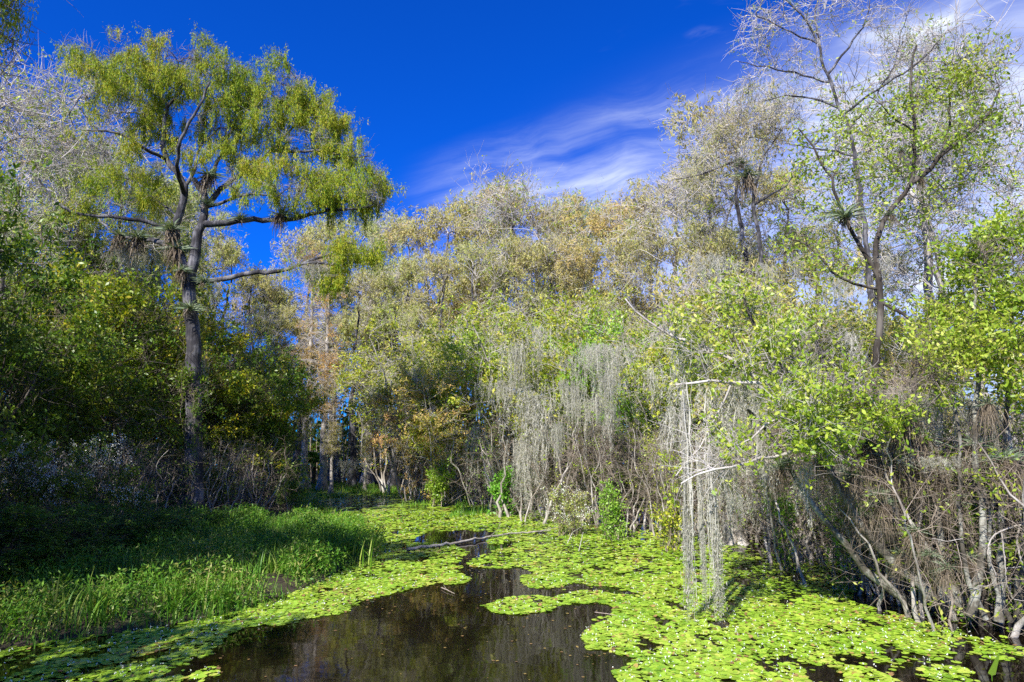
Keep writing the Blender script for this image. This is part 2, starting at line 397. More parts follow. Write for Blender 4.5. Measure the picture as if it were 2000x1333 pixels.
tag(add('water', (wv, np.array([[0, 1, 2, 3]])), M['water']), 'still dark brown swamp water reflecting the trees', kind='structure')

# ------------------------------------------------------------------ lily pads
def padmesh(rng, C2, R, n=10, tilt=.09, zr=(.004, .02)):
    k = len(C2); th = np.linspace(.22, 2*math.pi-.22, n-1)[None] + rng.uniform(0, 6.28, (k, 1))
    rr = R[:, None]*rng.uniform(.9, 1.08, (k, n-1))
    x = C2[:, 0:1]+rr*np.cos(th); y = C2[:, 1:2]+rr*np.sin(th)
    tl = rng.normal(size=(k, 2))*tilt
    z0 = rng.uniform(*zr, (k, 1))
    z = z0 + (x-C2[:, 0:1])*tl[:, 0:1] + (y-C2[:, 1:2])*tl[:, 1:2]
    z = np.maximum(z, .003)
    c = np.stack([C2[:, 0], C2[:, 1], z0[:, 0]], 1)[:, None]
    v = np.concatenate([c, np.stack([x, y, z], -1)], 1)
    return v.reshape(-1, 3), np.arange(k*n).reshape(k, n)
def noise2(Q, s, seed):
    r = np.random.default_rng(seed); o = np.zeros(len(Q))
    for i in range(6):
        a = r.uniform(0, 6.28); k = s*r.uniform(.6, 1.9); o += np.sin(Q[:, 0]*k*math.cos(a)+Q[:, 1]*k*math.sin(a)+r.uniform(0, 6.28))
    return o/2.4
def padfield(n, ymin, ymax, rad, seed):
    r = np.random.default_rng(seed)
    Yv = r.uniform(ymin, ymax, n); Xv = r.uniform(-.80, .80, n)*Yv
    keep = r.random(n) < (Yv/ymax)       # even density on the ground
    Q = np.stack([Xv, Yv], 1)[keep]
    a, b_ = bank(Q)
    jit = .14*noise2(Q, 5, 3)
    do = pdist(Q, OPEN); io = inpoly(Q, OPEN); so = np.where(io, do, -do)+jit
    dens = np.ones(len(Q))
    dens[so > 0] = 0
    dens *= (a < .25) * (b_ < 1.5)
    dens[inpoly(Q, DARKB) & (jit > -.1)] = 0
    dens[inpoly(Q, DARKR)] *= .05
    dens[inpoly(Q, DARKF)] *= .04
    nn = noise2(Q, 1.6, 8)
    bx = noise2(Q, 4.5, 4)
    dens *= np.where(bx > 1.0, .12, 1)
    near_right = np.clip((b_+2.2)/2.2, 0, 1)
    dens *= 1-.88*near_right*(nn > -.9)
    leftp = (Q[:, 0] < -2.5) & (Q[:, 1] < 11); dens[leftp] *= np.where(bx[leftp]+nn[leftp]*.4 > .35, .1, .75)
    ctr = (Q[:, 0] > 4) & (Q[:, 1] > 12.5); dens[ctr] *= np.where(nn[ctr]*.8+bx[ctr]*.6 > .55, .3, 1)
    fr = (Q[:, 0] > 3.3) & (Q[:, 1] < 10.2); dens[fr] *= np.where(bx[fr]+.5*nn[fr] > .0, .08, .9)
    k = r.random(len(Q)) < dens; Q = Q[k]
    R = r.uniform(rad[0], rad[1], len(Q))*(1-.25*np.clip(noise2(Q, 2, 6), 0, 1))
    return Q, R
Q1, R1 = padfield(92000, 7.2, 16, (.022, .074), 1)
Q2, R2 = padfield(100000, 16, 30, (.04, .08), 2)
Q3, R3 = padfield(80000, 30, 52, (.06, .12), 3)
# the pads that show largest become objects of their own
proj = R1/(np.hypot(Q1[:, 0], Q1[:, 1])**2)
vis = (np.abs(Q1[:, 0]) < .75*Q1[:, 1]) & (Q1[:, 1] > 8.45)
idx = np.argsort(-(proj*vis))[:300]; rest = np.ones(len(Q1), bool); rest[idx] = False
padprot = []
for k in range(6):
    r_ = np.random.default_rng(60+k); me = mk_mesh('lily_pad', *padmesh(r_, np.zeros((1, 2)), np.ones(1)*.08, 16, 0, (0, .0005)))
    me.materials.append(M['pad']); padprot.append(me)
zones = [('floating by the dark open water at the lower left', 'left'), ('in the bright mat at the lower right', 'right')]
for j, i in enumerate(idx):
    o = bpy.data.objects.new('lily_pad', padprot[j % 6]); C.objects.link(o)
    o.location = (Q1[i, 0], Q1[i, 1], .006+.014*rng.random()); o.rotation_euler = (rng.normal()*.03, rng.normal()*.03, rng.uniform(0, 6.28)); s = R1[i]/.08; o.scale = (s, s, s)
    c = rng.uniform(.82, 1.12); o.color = (c*rng.uniform(.9, 1.12), c, c, 1)
    z_ = zones[0] if Q1[i, 0] < -1 else zones[1]
    tag(o, 'round notched green lily pad '+z_[0], 'lily pad', 'lily pads at the lower '+z_[1])
vf = [padmesh(rng, Q1[rest], R1[rest], 10), padmesh(rng, Q2, R2, 8), padmesh(rng, Q3, R3, 7, .03)]
# different corner counts: triangulate as three meshes joined in one object through separate polygons
def fan(v, f):
    k = f.shape[1]; return v, np.concatenate([np.stack([f[:, 0], f[:, i], f[:, i+1]], 1) for i in range(1, k-1)])
tag(add('lily_pad_mat', join([fan(*x) for x in vf]), M['pad']), 'bright yellow-green mat of floating lily pads', kind='stuff')
Qa = np.concatenate([Q1, Q2]); r_ = np.random.default_rng(9)
s_ = r_.random(len(Qa)) < .045
Qb = Qa[s_]+r_.normal(size=(s_.sum(), 2))*.08
tag(add('decayed_pads', fan(*padmesh(r_, Qb, r_.uniform(.015, .04, len(Qb)), 7, .25, (.022, .035))), M['padbrown']), 'curled brown and yellow decayed pads scattered over the mat', kind='stuff')
s_ = r_.random(len(Qa)) < np.where((Qa[:, 1] < 12), .09, .06)
Qb = Qa[s_]+r_.normal(size=(s_.sum(), 2))*.06; A = np.c_[Qb, r_.uniform(.02, .06, len(Qb))]
A = np.repeat(A, 4, 0)+r_.normal(size=(len(A)*4, 3))*.006
tag(add('pad_flowers', leafq(r_, A, (.012, .022), .8, (0, 0, .6)), M['flower']), 'tiny white floating-heart flowers dotted over the pads', kind='stuff')

# debris on the open water
r_ = np.random.default_rng(14); Yv = r_.uniform(8, 20, 9000); Qd = np.stack([r_.uniform(-.5, .4, 9000)*Yv, Yv], 1)
dd = pdist(Qd, OPEN); Qd = Qd[inpoly(Qd, OPEN) & (r_.random(9000) < .03+.35*np.exp(-dd/.25))]
tag(add('floating_leaves', fan(*padmesh(r_, Qd, r_.uniform(.006, .03, len(Qd)), 6, .02, (.004, .008))), M['padbrown']), 'fallen leaf scraps and specks floating on the dark water', kind='stuff')
Qd = Qd[r_.random(len(Qd)) < .06]+r_.normal(size=(1, 2))*.1
for k_, q_ in enumerate(Qd[:14]):
    o = bpy.data.objects.new('lily_pad', padprot[k_ % 6]); C.objects.link(o); o.location = (q_[0], q_[1], .01); o.rotation_euler = (0, 0, r_.uniform(0, 6)); s = r_.uniform(.4, .9); o.scale = (s, s, s)
    tag(o, 'single small lily pad drifting on the dark open water', 'lily pad', 'lily pads drifting on the open water')
# ------------------------------------------------------------------ grass and herbs
def blades(r, Q, H, W, z, lean=.5, K=4):
    n = len(Q); t = np.linspace(0, 1, K)[None, :, None]
    d = r.uniform(0, 6.28, n); h = np.stack([np.cos(d), np.sin(d), np.zeros(n)], 1)
    ln = r.uniform(.1, lean, (n, 1, 1))*1.0; Hh = H[:, None, None]
    base = np.c_[Q, z][:, None]
    pts = base + Hh*(UP*(t-.35*ln*t*t) + h[:, None]*ln*t*t)
    wd = W[:, None]*np.array([1, .9, .6, .05])[None, :K]
    side = np.stack([-np.sin(d+r.normal(size=n)*.6), np.cos(d), np.zeros(n)], 1)
    return ribbons(pts, wd, nrm(side))
r = np.random.default_rng(21)
def region(n, ymin, ymax, seed, xl=-.85, xr=.1):
    r = np.random.default_rng(seed); Yv = r.uniform(ymin, ymax, n); Q = np.stack([r.uniform(xl, xr, n)*Yv, Yv], 1)
    return Q[r.random(n) < Yv/ymax]
Q = region(130000, 8.5, 24, 31); a, b_ = bank(Q)
cl = noise2(Q, 3.5, 12)
k = (a > -.35) & (r.random(len(Q)) < np.clip((a+.35)/.9, .1, 1)*np.clip(.55+.4*cl, .15, 1)*np.where(a > 5.0, .3, 1)*.8)
Q = Q[k]; a = a[k]; cl = cl[k]
H = r.uniform(.14, .40, len(Q))*(1+.25*cl)*np.clip(.55+a*.5, .5, 1.15)
vf1 = blades(r, Q, H, r.uniform(.009, .02, len(Q)), np.maximum(gz(Q), 0)-.03, .9)
# tall clumps in front
Qc = region(1500, 8.8, 19, 32); ac, _ = bank(Qc); Qc = Qc[(ac > .35) & (ac < 4.0) & (noise2(Qc, 2.5, 44) > -.5)]
Qt = np.repeat(Qc, 16, 0)+r.normal(size=(len(Qc)*16, 2))*.13
vf2 = blades(r, Qt, r.uniform(.25, .70, len(Qt)), r.uniform(.018, .036, len(Qt)), np.maximum(gz(Qt), 0)-.03, 1.25)
tag(add('grass', join([vf1, vf2]), M['grass']), 'bright green marsh grass along the left bank', kind='stuff')
# broad-leaved herbs in the grass
Q = region(26000, 9, 23, 33); a, b_ = bank(Q); cl = noise2(Q, 2.2, 15)
k = (a > .1) & (cl > -.35) & (a < 6); Q = Q[k]; hz = np.maximum(gz(Q), 0)
A = np.repeat(np.c_[Q, hz], 9, 0); A[:, 2] += r.uniform(.05, .5, len(A))*(1+.3*np.repeat(cl[k], 9)); A[:, :2] += r.normal(size=(len(A), 2))*.06
tag(add('bank_herbs', leafq(r, A, (.05, .12), .26, (0, 0, .3)), M['grass']), 'low narrow-leaved green herbs growing among the bank grass', kind='stuff')
# grass across the far end and in the far pads
Q = np.stack([r.uniform(-16, 2, 26000), r.uniform(26, 52, 26000)], 1); a, b_ = bank(Q); cl = noise2(Q, .9, 19)
k = ((b_ > -3.5) & (b_ < .5) & (Q[:, 0] < -2)) | ((cl > .75) & (a < 0) & (b_ < 0) & (Q[:, 0] < -1)) | ((a > -1.2) & (a < .8))
Q = Q[k]
tag(add('far_grass', blades(r, Q, r.uniform(.1, .4, len(Q)), r.uniform(.02, .035, len(Q)), np.full(len(Q), -.01), 1.0), M['grass']), 'short green water grass at the far end of the pads', kind='stuff')

# ------------------------------------------------------------------ tree builder
def build(name, sk, label, cat, base, bark, twigmat, leafm, rng, thick=.05, flare=.5, flute=.12, fh=.7,
          tw=900, twL=(.3, .8), twr=.006, sub=0, subL=(.15, .4), lv=6000, leafL=(.05, .1), asp=.45, bias=(0, 0, 0), lrnd=1., six=False,
          rmax=.03, grav=0., up=.1, rnd=.8, along=.6, curl=.35, spread=.03, clusters=None, group=None, leafname='foliage', tassel=None, r0=.006, lo=.2, gap=-.55):
    sk.radii(r0)
    base = np.asarray(base, float)
    root = empty(name, base, label, cat, group)
    big, small = sk.wood(thick, base[2], flare, flute, fh)
    if big: add('trunk', big, bark, root, True, base)
    O, D = sk.sample(rng, tw, rmax)
    S = twigs(rng, O, D, twL, along, rnd, up, grav, 4, curl)
    parts = [tubes(S, np.broadcast_to(np.array([1, .8, .6, .25])*twr, S.shape[:2]))]
    allS = S
    if sub:
        O2, D2 = onstrip(rng, S, sub, .15); S2 = twigs(rng, O2, D2, subL, .6, .9, up, grav, 4, curl)
        parts.append(tubes(S2, np.broadcast_to(np.array([1, .8, .6, .3])*twr*.6, S2.shape[:2]))); allS = np.concatenate([S, S2])
    if small: parts.append(small)
    add('branches', join(parts), twigmat, root, False, base)
    if lv:
        if gap > -9:
            q = allS[:, 2]-base; nz = sum(np.sin(q@(nrm(np.array(d_, float))*gs_)+p_) for d_, gs_, p_ in (((1, .3, .2), 2.1, .5), ((-.3, 1, .4), 2.6, 1.9), ((.2, -.4, 1), 3.4, 4.), ((.7, .8, -.5), 4.3, 2.2)))
            allS = allS[nz > gap]
        if clusters:       # leaf sprays: several leaves share one point
            A, Dd = onstrip(rng, allS, lv//clusters, lo); A = np.repeat(A, clusters, 0); A = A + rng.normal(size=A.shape)*spread
        else:
            A, Dd = onstrip(rng, allS, lv, lo); A = A + rng.normal(size=A.shape)*spread
        ps = [leafq(rng, A, leafL, asp, bias, lrnd, six)]
        if tassel:         # hanging strings of needles
            nt_, Lr, per, nl, na = tassel
            T, _ = onstrip(rng, allS, nt_, .2); T = np.repeat(T, per, 0); Ls = np.repeat(rng.uniform(Lr[0], Lr[1], nt_), per)*rng.random(len(T))
            T = T + rng.normal(size=T.shape)*.028 - UP*Ls[:, None]
            ps.append(leafq(rng, T, nl, na, (0, 0, -2.2), .6, six))
        add(leafname, join(ps), leafm, root, False, base)
    return root

def straight(rng, base, top, r0, r1, wob=.12, n=7):
    t = np.linspace(0, 1, n)[:, None]; p = np.asarray(base)*(1-t)+np.asarray(top)*t
    p[1:-1, :2] += rng.normal(size=(n-2, 2))*wob
    return p

Z0 = V3(0, 0, -.3)
# ---- prototypes (built at the origin, heights in metres). The first placement uses the prototype itself.
class Proto:
    def __init__(s, root, H): s.root, s.H, s.used = root, H, False
    def place(s, px, Yd, top, rz, label, color=(1, 1, 1, 1), group=None, wide=1.0, z=-.02):
        x = (px-1000)/F*Yd/cp*1.0; x = P(px, 860, Yd)[0]
        H = P(px, top, Yd)[2]; k = H/s.H
        c = (*color[:3], 1)
        if not s.used:
            s.used = True; r = s.root; r.location = (x, Yd, z); r.rotation_euler = (0, 0, rz); r.scale = (k*wide, k*wide, k); r['label'] = label
            if group: r['group'] = group
            r.color = c
            for ch in r.children: ch.color = c
            return r
        return dup(s.root, (x, Yd, z), rz, k*wide, label, group, c, k)

def p_cypress(seed, H=16, bare=False, tan=True, R=3.6, full=1.0):
    r = np.random.default_rng(seed); sk = Skel()
    pts = straight(r, V3(0, 0, -.4), V3(r.normal()*.5, r.normal()*.5, H*.86), .2, .04, .18, 8)
    sk.path(pts, .26, .04, r, .5, .04, lenw=.25)
    n = 9; blobs = []
    for i in range(n):
        z = H*r.uniform(.42, .93); rad = R*(1-.45*((z/H-.42)/.58)); a = r.uniform(0, 6.28); q = rad*r.uniform(.35, .85)
        blobs.append((q*math.cos(a), q*math.sin(a), z, rad*.5, rad*.5, H*.055, 26))
    blobs.append((0, 0, H*.93, R*.45, R*.45, H*.06, 40))
    A = ell(r, blobs)
    sk.grow(A, r, .3, .5, .06, H*.3, up=.05)
    root = build('cypress_tree', sk, 'x', 'tree', V3(0, 0, 0), M['bark_cyp'], M['twig_pale'], M['cyptan'], r, .032, .9, .2, .6,
                 tw=1100, twL=(.5, 1.2), twr=.010, sub=1000, subL=(.25, .6), lv=0 if bare else int(11500*full), leafL=(.14, .28), asp=.24, bias=(0, 0, -.6), lrnd=.9,
                 rmax=.035, curl=.4, spread=.06, clusters=5, tassel=None if bare else (int(1800*full), (.1, .35), 6, (.10, .2), .22), r0=.009, gap=-1.1)
    return Proto(root, H)
def p_bare(seed, H=13, R=3.2, lv=1600, leafm='leafy'):
    r = np.random.default_rng(seed); sk = Skel()
    for k in range(2):
        top = V3(r.normal()*R*.35, r.normal()*R*.35, H*r.uniform(.7, .88))
        sk.path(straight(r, V3(r.normal()*.15, r.normal()*.15, -.4), top, .15, .03, .3, 7), .16, .03, r, .5, .05, par=-1, lenw=.3)
    A = ell(r, [(0, 0, H*.7, R, R, H*.26, 170), (r.normal()*R*.4, r.normal()*R*.4, H*.88, R*.6, R*.6, H*.1, 60)])
    sk.grow(A, r, .3, .5, .07, H*.3, up=.08)
    root = build('bare_tree', sk, 'x', 'tree', V3(0, 0, 0), M['bark_pale'], M['twig_pale'], M[leafm], r, .07, .5, .1,
                 tw=1100, twL=(.5, 1.2), twr=.010, sub=1300, subL=(.2, .6), lv=int(lv*1.6), leafL=(.08, .15), asp=.35, rmax=.04, curl=.45, spread=.04, clusters=4, up=.2, r0=.009)
    return Proto(root, H)
def p_tier(seed, H=14, R=2.0):
    r = np.random.default_rng(seed); sk = Skel()
    sk.path(straight(r, V3(0, 0, -.4), V3(0, 0, H*.97), .17, .02, .07, 9), .21, .03, r, .4, .02, lenw=.15)
    bl = []
    for z in np.linspace(H*.34, H*.95, 16):
        rad = R*(1.05-.75*z/H)*r.uniform(.7, 1.25); a0 = r.uniform(0, 6.28)
        for j in range(3):
            a = a0+j*2.1+r.normal()*.3; bl.append((rad*.6*math.cos(a), rad*.6*math.sin(a), z, rad*.5, rad*.5, .08, 7))
    sk.grow(ell(r, bl), r, 1.2, .4, .04, H*.2, up=-.02, follow=.0)
    root = build('slim_cypress', sk, 'x', 'tree', V3(0, 0, 0), M['bark_pale'], M['twig_pale'], M['cyptan'], r, .06, 1.0, .2, .5,
                 tw=1300, twL=(.3, .8), twr=.009, sub=1500, subL=(.2, .4), lv=9000, leafL=(.08, .17), asp=.22, bias=(0, 0, -.3), rmax=.03, spread=.05, clusters=5, up=-.1, r0=.008)
    return Proto(root, H)
def p_shrub(seed, H=7, R=2.6, stems=9, lv=11500, mat='leafy', L_=(.08, .16), tw=1000, twm='twig_pale', low=.35, bark='bark_pale', lean=.45, name='leafy_shrub', six=False):
    r = np.random.default_rng(seed); sk = Skel()
    for k in range(stems):
        a = r.uniform(0, 6.28); b0 = V3(math.cos(a), math.sin(a), 0)*r.uniform(.1, R*.32); tp = b0 + V3(math.cos(a)*R*lean, math.sin(a)*R*lean, 0)*r.uniform(.4, 1.5)+V3(0, 0, H*r.uniform(.45, .85))
        sk.path(straight(r, b0-V3(0, 0, .4), tp, .05, .01, .16, 6), r.uniform(.028, .055), .012, r, .4, .04, par=-1, lenw=.4)
    bl = [(0, 0, H*.62, R, R, H*.34, 170)]
    for _ in range(6):
        a = r.uniform(0, 6.28); bl.append((R*.7*math.cos(a), R*.7*math.sin(a), H*r.uniform(low, .85), R*.35, R*.35, H*.1, 22))
    sk.grow(ell(r, bl), r, .3, .45, .07, H*.1, up=.1)
    root = build(name, sk, 'x', 'shrub', V3(0, 0, 0), M[bark], M[twm], M[mat], r, .026, .3, .05, .4,
                 tw=tw, twL=(.3, .9), twr=.007, sub=tw, subL=(.15, .45), lv=lv, leafL=L_, asp=.42, bias=(0, 0, .15), rmax=.03, curl=.5, spread=.07, clusters=5, up=.25, six=six, r0=.006)
    return Proto(root, H)
def p_thicket(seed, H=4, R=2.2, stems=15, lv=900):
    r = np.random.default_rng(seed); sk = Skel()
    for k in range(stems):
        a = r.uniform(0, 6.28); b0 = V3(math.cos(a), math.sin(a), 0)*r.uniform(.1, R*.8); a2 = r.uniform(0, 6.28)
        tp = b0+V3(math.cos(a2), math.sin(a2), 0)*R*r.uniform(.1, .8)+V3(0, 0, H*r.uniform(.5, 1.))
        sk.path(straight(r, b0-V3(0, 0, .4), tp, .04, .01, .14, 7), r.uniform(.02, .055), .01, r, .3, .03, par=-1, lenw=.5)
    sk.grow(ell(r, [(0, 0, H*.5, R, R, H*.45, 70)]), r, .3, .35, .12, .2, up=.0)
    root = build('bare_thicket', sk, 'x', 'shrub', V3(0, 0, 0), M['bark_pale'], M['twig_tan'], M['leafy'], r, .024, .3, .05, .3,
                 tw=560, twL=(.3, 1.), twr=.007, sub=600, subL=(.2, .6), lv=lv, leafL=(.06, .11), asp=.45, rmax=.03, curl=1.1, spread=.05, clusters=4, up=-.05, r0=.007)
    return Proto(root, H)

CY = [p_cypress(101), p_cypress(102, R=4.2), p_cypress(103, R=3.2, full=.8), p_cypress(104, R=3.8, full=.45)]
BA = [p_bare(111), p_bare(112, R=3.8), p_bare(113, lv=2600)]
TI = [p_tier(121), p_tier(122, R=2.4)]
SH = [p_shrub(131), p_shrub(132, R=3.0), p_shrub(133, mat='leafdry', lv=14000), p_shrub(134, stems=12, lv=12000)]
SD = [p_shrub(141, mat='leafdark', lv=19000, bark='bark_dark', twm='twig_dark', low=.15), p_shrub(142, mat='leafdark', R=3., lv=19000, bark='bark_dark', twm='twig_dark', low=.12)]
TH = [p_thicket(151), p_thicket(152, stems=20, lv=400), p_thicket(153, stems=12, lv=2200)]
def col(a, b_, c, j=.06): return (a*(1+rng.uniform(-j, j)), b_*(1+rng.uniform(-j, j)), c)

# ---- far row of cypresses, left to right
gf = 'cypresses of the far row behind the pond'
farrow = [  # px, Y, top, proto, colour, label
 (405, 50, 470, 0, (0.97, 1.00, 0.94), 'olive cypress behind the big cypress, just right of its trunk'),
 (505, 47, 520, 0, (1, 1, .9), 'pale olive cypress filling the low part of the blue gap right of the big trunk'),
 (470, 54, 560, 3, (1.06, 0.91, 0.88), 'low thin russet cypress seen through the blue gap right of the big trunk'),
 (570, 50, 455, 2, (1.03, 1.00, 0.88), 'yellowish cypress behind the long lower limb of the big cypress'),
 (655, 52, 420, 0, (0.97, 1.03, 0.88), 'olive-green cypress behind the right crown edge of the big cypress'),
 (730, 56, 415, 1, (0.94, 1.06, 0.94), 'green-tinged cypress just right of the big cypress crown tips'),
 (800, 50, 425, 2, (1.03, 0.97, 0.94), 'tan cypress in the dip of the far treeline'),
 (850, 47, 400, 1, (1.06, 1.00, 0.88), 'broad golden-olive cypress with a dark bent limb in the far row'),
 (915, 50, 378, 0, (1.03, 1.00, 0.88), 'olive-gold cypress where the far treeline starts to rise'),
 (985, 45, 360, 2, (1.09, 0.97, 0.88), 'orange-gold cypress left of the highest far crown'),
 (1095, 47, 385, 1, (1.09, 0.97, 0.88), 'amber cypress right of the highest far crown'),
 (1150, 50, 385, 0, (0.85, 1.09, 0.88), 'green-topped cypress in the low stretch of treeline at the centre'),
 (1190, 43, 400, 1, (1.15, 0.95, 0.82), 'rusty orange cypress with a spreading crown right of centre'),
 (1265, 44, 372, 3, (1.06, 0.94, 0.88), 'thin brown-tipped cypress under the white clouds'),
 (1330, 41, 325, 3, (1.00, 0.97, 0.88), 'sparse tan cypress below the bright cloud edge')]
for k, (px, Y_, top, pr, c, lb) in enumerate(farrow):
    CY[pr].place(px, Y_, top, rng.uniform(0, 6.28), lb, c, gf)
gb = 'pale nearly leafless trees'
for px, Y_, top, pr, c, lb in [
 (1040, 43, 335, 0, (1.06, 1.00, 0.88), 'pale bare-twigged tree that tops the far treeline at the centre'),
 (1405, 35, 265, 1, (1.06, 0.97, 0.88), 'grey leafless tree left of the double-limbed tree at upper right'),
 (15, 27, 120, 1, (1.00, 0.97, 0.88), 'pale leafless tree at the left edge of the photo'),
 (85, 31, 140, 0, (1.06, 1.00, 0.88), 'pale twiggy tree between the left edge and the big cypress crown'),
 (1870, 26, 120, 2, (1.00, 1.00, 0.94), 'bare grey tree behind the leafy right-hand limb at upper right'),
 (1790, 31, 60, 0, (1.00, 1.00, 0.94), 'tall bare whitish tree behind the top of the dark forked tree'),
 (1975, 24, 150, 1, (1.00, 1.00, 0.94), 'bare tree with crooked twigs at the upper right edge'),
 (490, 44, 600, 2, (1.00, 1.00, 0.94), 'small grey leafless tree in the gap under the long lower limb')]:
    BA[pr].place(px, Y_, top, rng.uniform(0, 6.28), lb, c, gb)
for px, Y_, top, pr, c, lb in [
 (170, 33, 275, 1, (0.85, 1.06, 0.82), 'olive-green cypress behind the left half of the big cypress'),
 (40, 34, 250, 2, (1.15, 0.94, 0.76), 'golden-brown cypress low at the left edge behind bare twigs'),
 (255, 38, 330, 0, (0.88, 1.03, 0.82), 'muted green cypress below the big cypress crown on the left'),
 (330, 44, 400, 3, (0.94, 1.00, 0.88), 'thin cypress crown right behind the fork of the big cypress'),
 (1460, 31, 195, 3, (1.00, 0.94, 0.85), 'sparse cypress with dead brown tips and two dark limbs at upper right'),
 (1530, 36, 330, 2, (1.03, 1.00, 0.88), 'tan cypress behind the bromeliad-laden tree at upper right')]:
    CY[pr].place(px, Y_, top, rng.uniform(0, 6.28), lb, c, 'tall cypresses behind the banks')
for px, Y_, top, pr, c, lb in [
 (598, 43.5, 480, 0, (1.15, .85, .8), 'slim grey-trunked cypress, left one of the pair at the far left end of the pads'),
 (632, 42.5, 500, 1, (1.35, .85, .65), 'slim rusty-tiered cypress, right one of the pair at the far left end of the pads'),
 (718, 50, 450, 0, (0.88, 1.06, 0.88), 'slim cypress with a straight dark trunk against the small blue gaps'),
 (650, 40, 720, 1, (1.18, 1.00, 0.70), 'young yellow-orange cypress with flat tiers above the far bank'),
 (715, 42, 770, 0, (1.06, 1.09, 0.70), 'young olive-yellow cypress with flat tiers, right of the slim pair')]:
    TI[pr].place(px, Y_, top, rng.uniform(0, 6.28), lb, c, 'slim tiered cypresses at the far end')

for px, Y_, top, pr, c, lb in [
 (60, 30, 300, 1, (.8, 1.05, .8), 'olive cypress crown showing under the level left limb of the big cypress'),
 (140, 29, 395, 0, (.9, 1.1, .8), 'lower olive crown behind the dark bushes left of the big trunk'),
 (250, 31, 440, 2, (1.05, 1.1, .8), 'yellowish crown between the dark bushes and the shaggy left limb')]:
    CY[pr].place(px, Y_, top, rng.uniform(0, 6.28), lb, c, 'tall cypresses behind the banks')
for px, Y_, top, pr, c, lb in [
 (540, 46, 600, 1, (1, 1, .9), 'grey-tan cypress low behind the gap right of the big trunk'),
 (690, 46, 520, 3, (1, 1, .9), 'thin tan cypress between the slim pair and the green bushes'),
 (770, 47, 505, 0, (.95, 1, .9), 'grey-green cypress above the yellow-green shrub'),
 (840, 43, 490, 2, (1, 1, .9), 'pale olive cypress above the middle of the far bank'),
 (920, 42, 470, 1, (.95, 1.02, .9), 'pale olive cypress above the twiggy bush'),
 (1000, 40, 455, 0, (1, 1, .9), 'pale tan cypress above the wide moss curtain'),
 (1075, 40, 450, 3, (1.05, .98, .9), 'thin tan cypress right of the curtain, second row'),
 (1150, 38, 465, 1, (1.08, .96, .9), 'warm tan cypress above the steep white stems'),
 (1225, 37, 455, 2, (1, 1, .9), 'grey-tan cypress above the fresh green bush'),
 (1300, 35, 440, 3, (1, .98, .95), 'sparse grey-tan cypress above the long bare limb'),
 (1375, 33, 430, 0, (.95, .98, .95), 'greyish cypress right of the long bare limb tips'),
 (1600, 32, 420, 3, (1, 1, .95), 'sparse greyish cypress left of the big green air plant'),
 (1730, 30, 470, 3, (.95, 1, .95), 'sparse crown seen through the fork of the dark tree')]:
    CY[pr].place(px, Y_, top, rng.uniform(0, 6.28), lb, c, 'second row of cypresses behind the bushes')

gs = 'leafy shrubs along the centre and right banks'
for px, Y_, top, pr, c, lb in [
 (770, 40, 655, 0, (1.15, 1.0, .9), 'yellow-green shrub right of the slim pair of cypresses'),
 (830, 37, 600, 1, (1.1, .95, .9), 'broad yellow-green bush in the middle of the far bank'),
 (800, 35, 740, 2, (1.35, 1.1, 1.1), 'brown-leaved bush above the dark water at the far bank'),
 (905, 35, 600, 3, (1.05, .95, .9), 'twiggy yellow-green bush just left of the first moss curtain'),
 (880, 33, 700, 2, (1.3, 1.2, 1), 'bronze-tinted bush leaning over the dark far water'),
 (975, 34, 575, 0, (.95, 1.0, .9), 'light green bush behind the tall moss curtain'),
 (1060, 32, 560, 1, (1.15, 1.0, .9), 'tall pale green bush rising above the moss curtain'),
 (1130, 30, 545, 3, (1.05, .95, .9), 'tall twiggy green bush above the tangle of white stems'),
 (1190, 29, 610, 0, (.75, 1.0, .9), 'fresh green bush right of the moss curtain'),
 (1260, 28, 610, 1, (.8, 1.05, .9), 'bright green bush with moss strands hanging in front'),
 (1330, 26, 600, 3, (1.1, 1, .9), 'green and yellow bush behind the long bare white limb'),
 (1400, 27, 560, 0, (1.1, .95, .9), 'tall light green bush right of the long bare limb tips'),
 (1465, 25, 480, 3, (1.05, .95, 1), 'slender green bush reaching up under the sparse cypress'),
 (1540, 24, 500, 2, (1.0, 1.1, .8), 'pale yellowish bush under the bromeliad-laden tree'),
 (1620, 22, 590, 1, (1.05, 1.0, .9), 'light green bush left of the dark forked trunk'),
 (1760, 22, 600, 3, (1, 1, .9), 'light green bush right of the dark forked trunk'),
 (1840, 20, 560, 2, (1.0, 1.1, .8), 'greyish twiggy bush between forked tree and right edge')]:
    SH[pr].place(px, Y_, top, rng.uniform(0, 6.28), lb, c, gs)
gl = 'dark leafy bushes on the left bank'
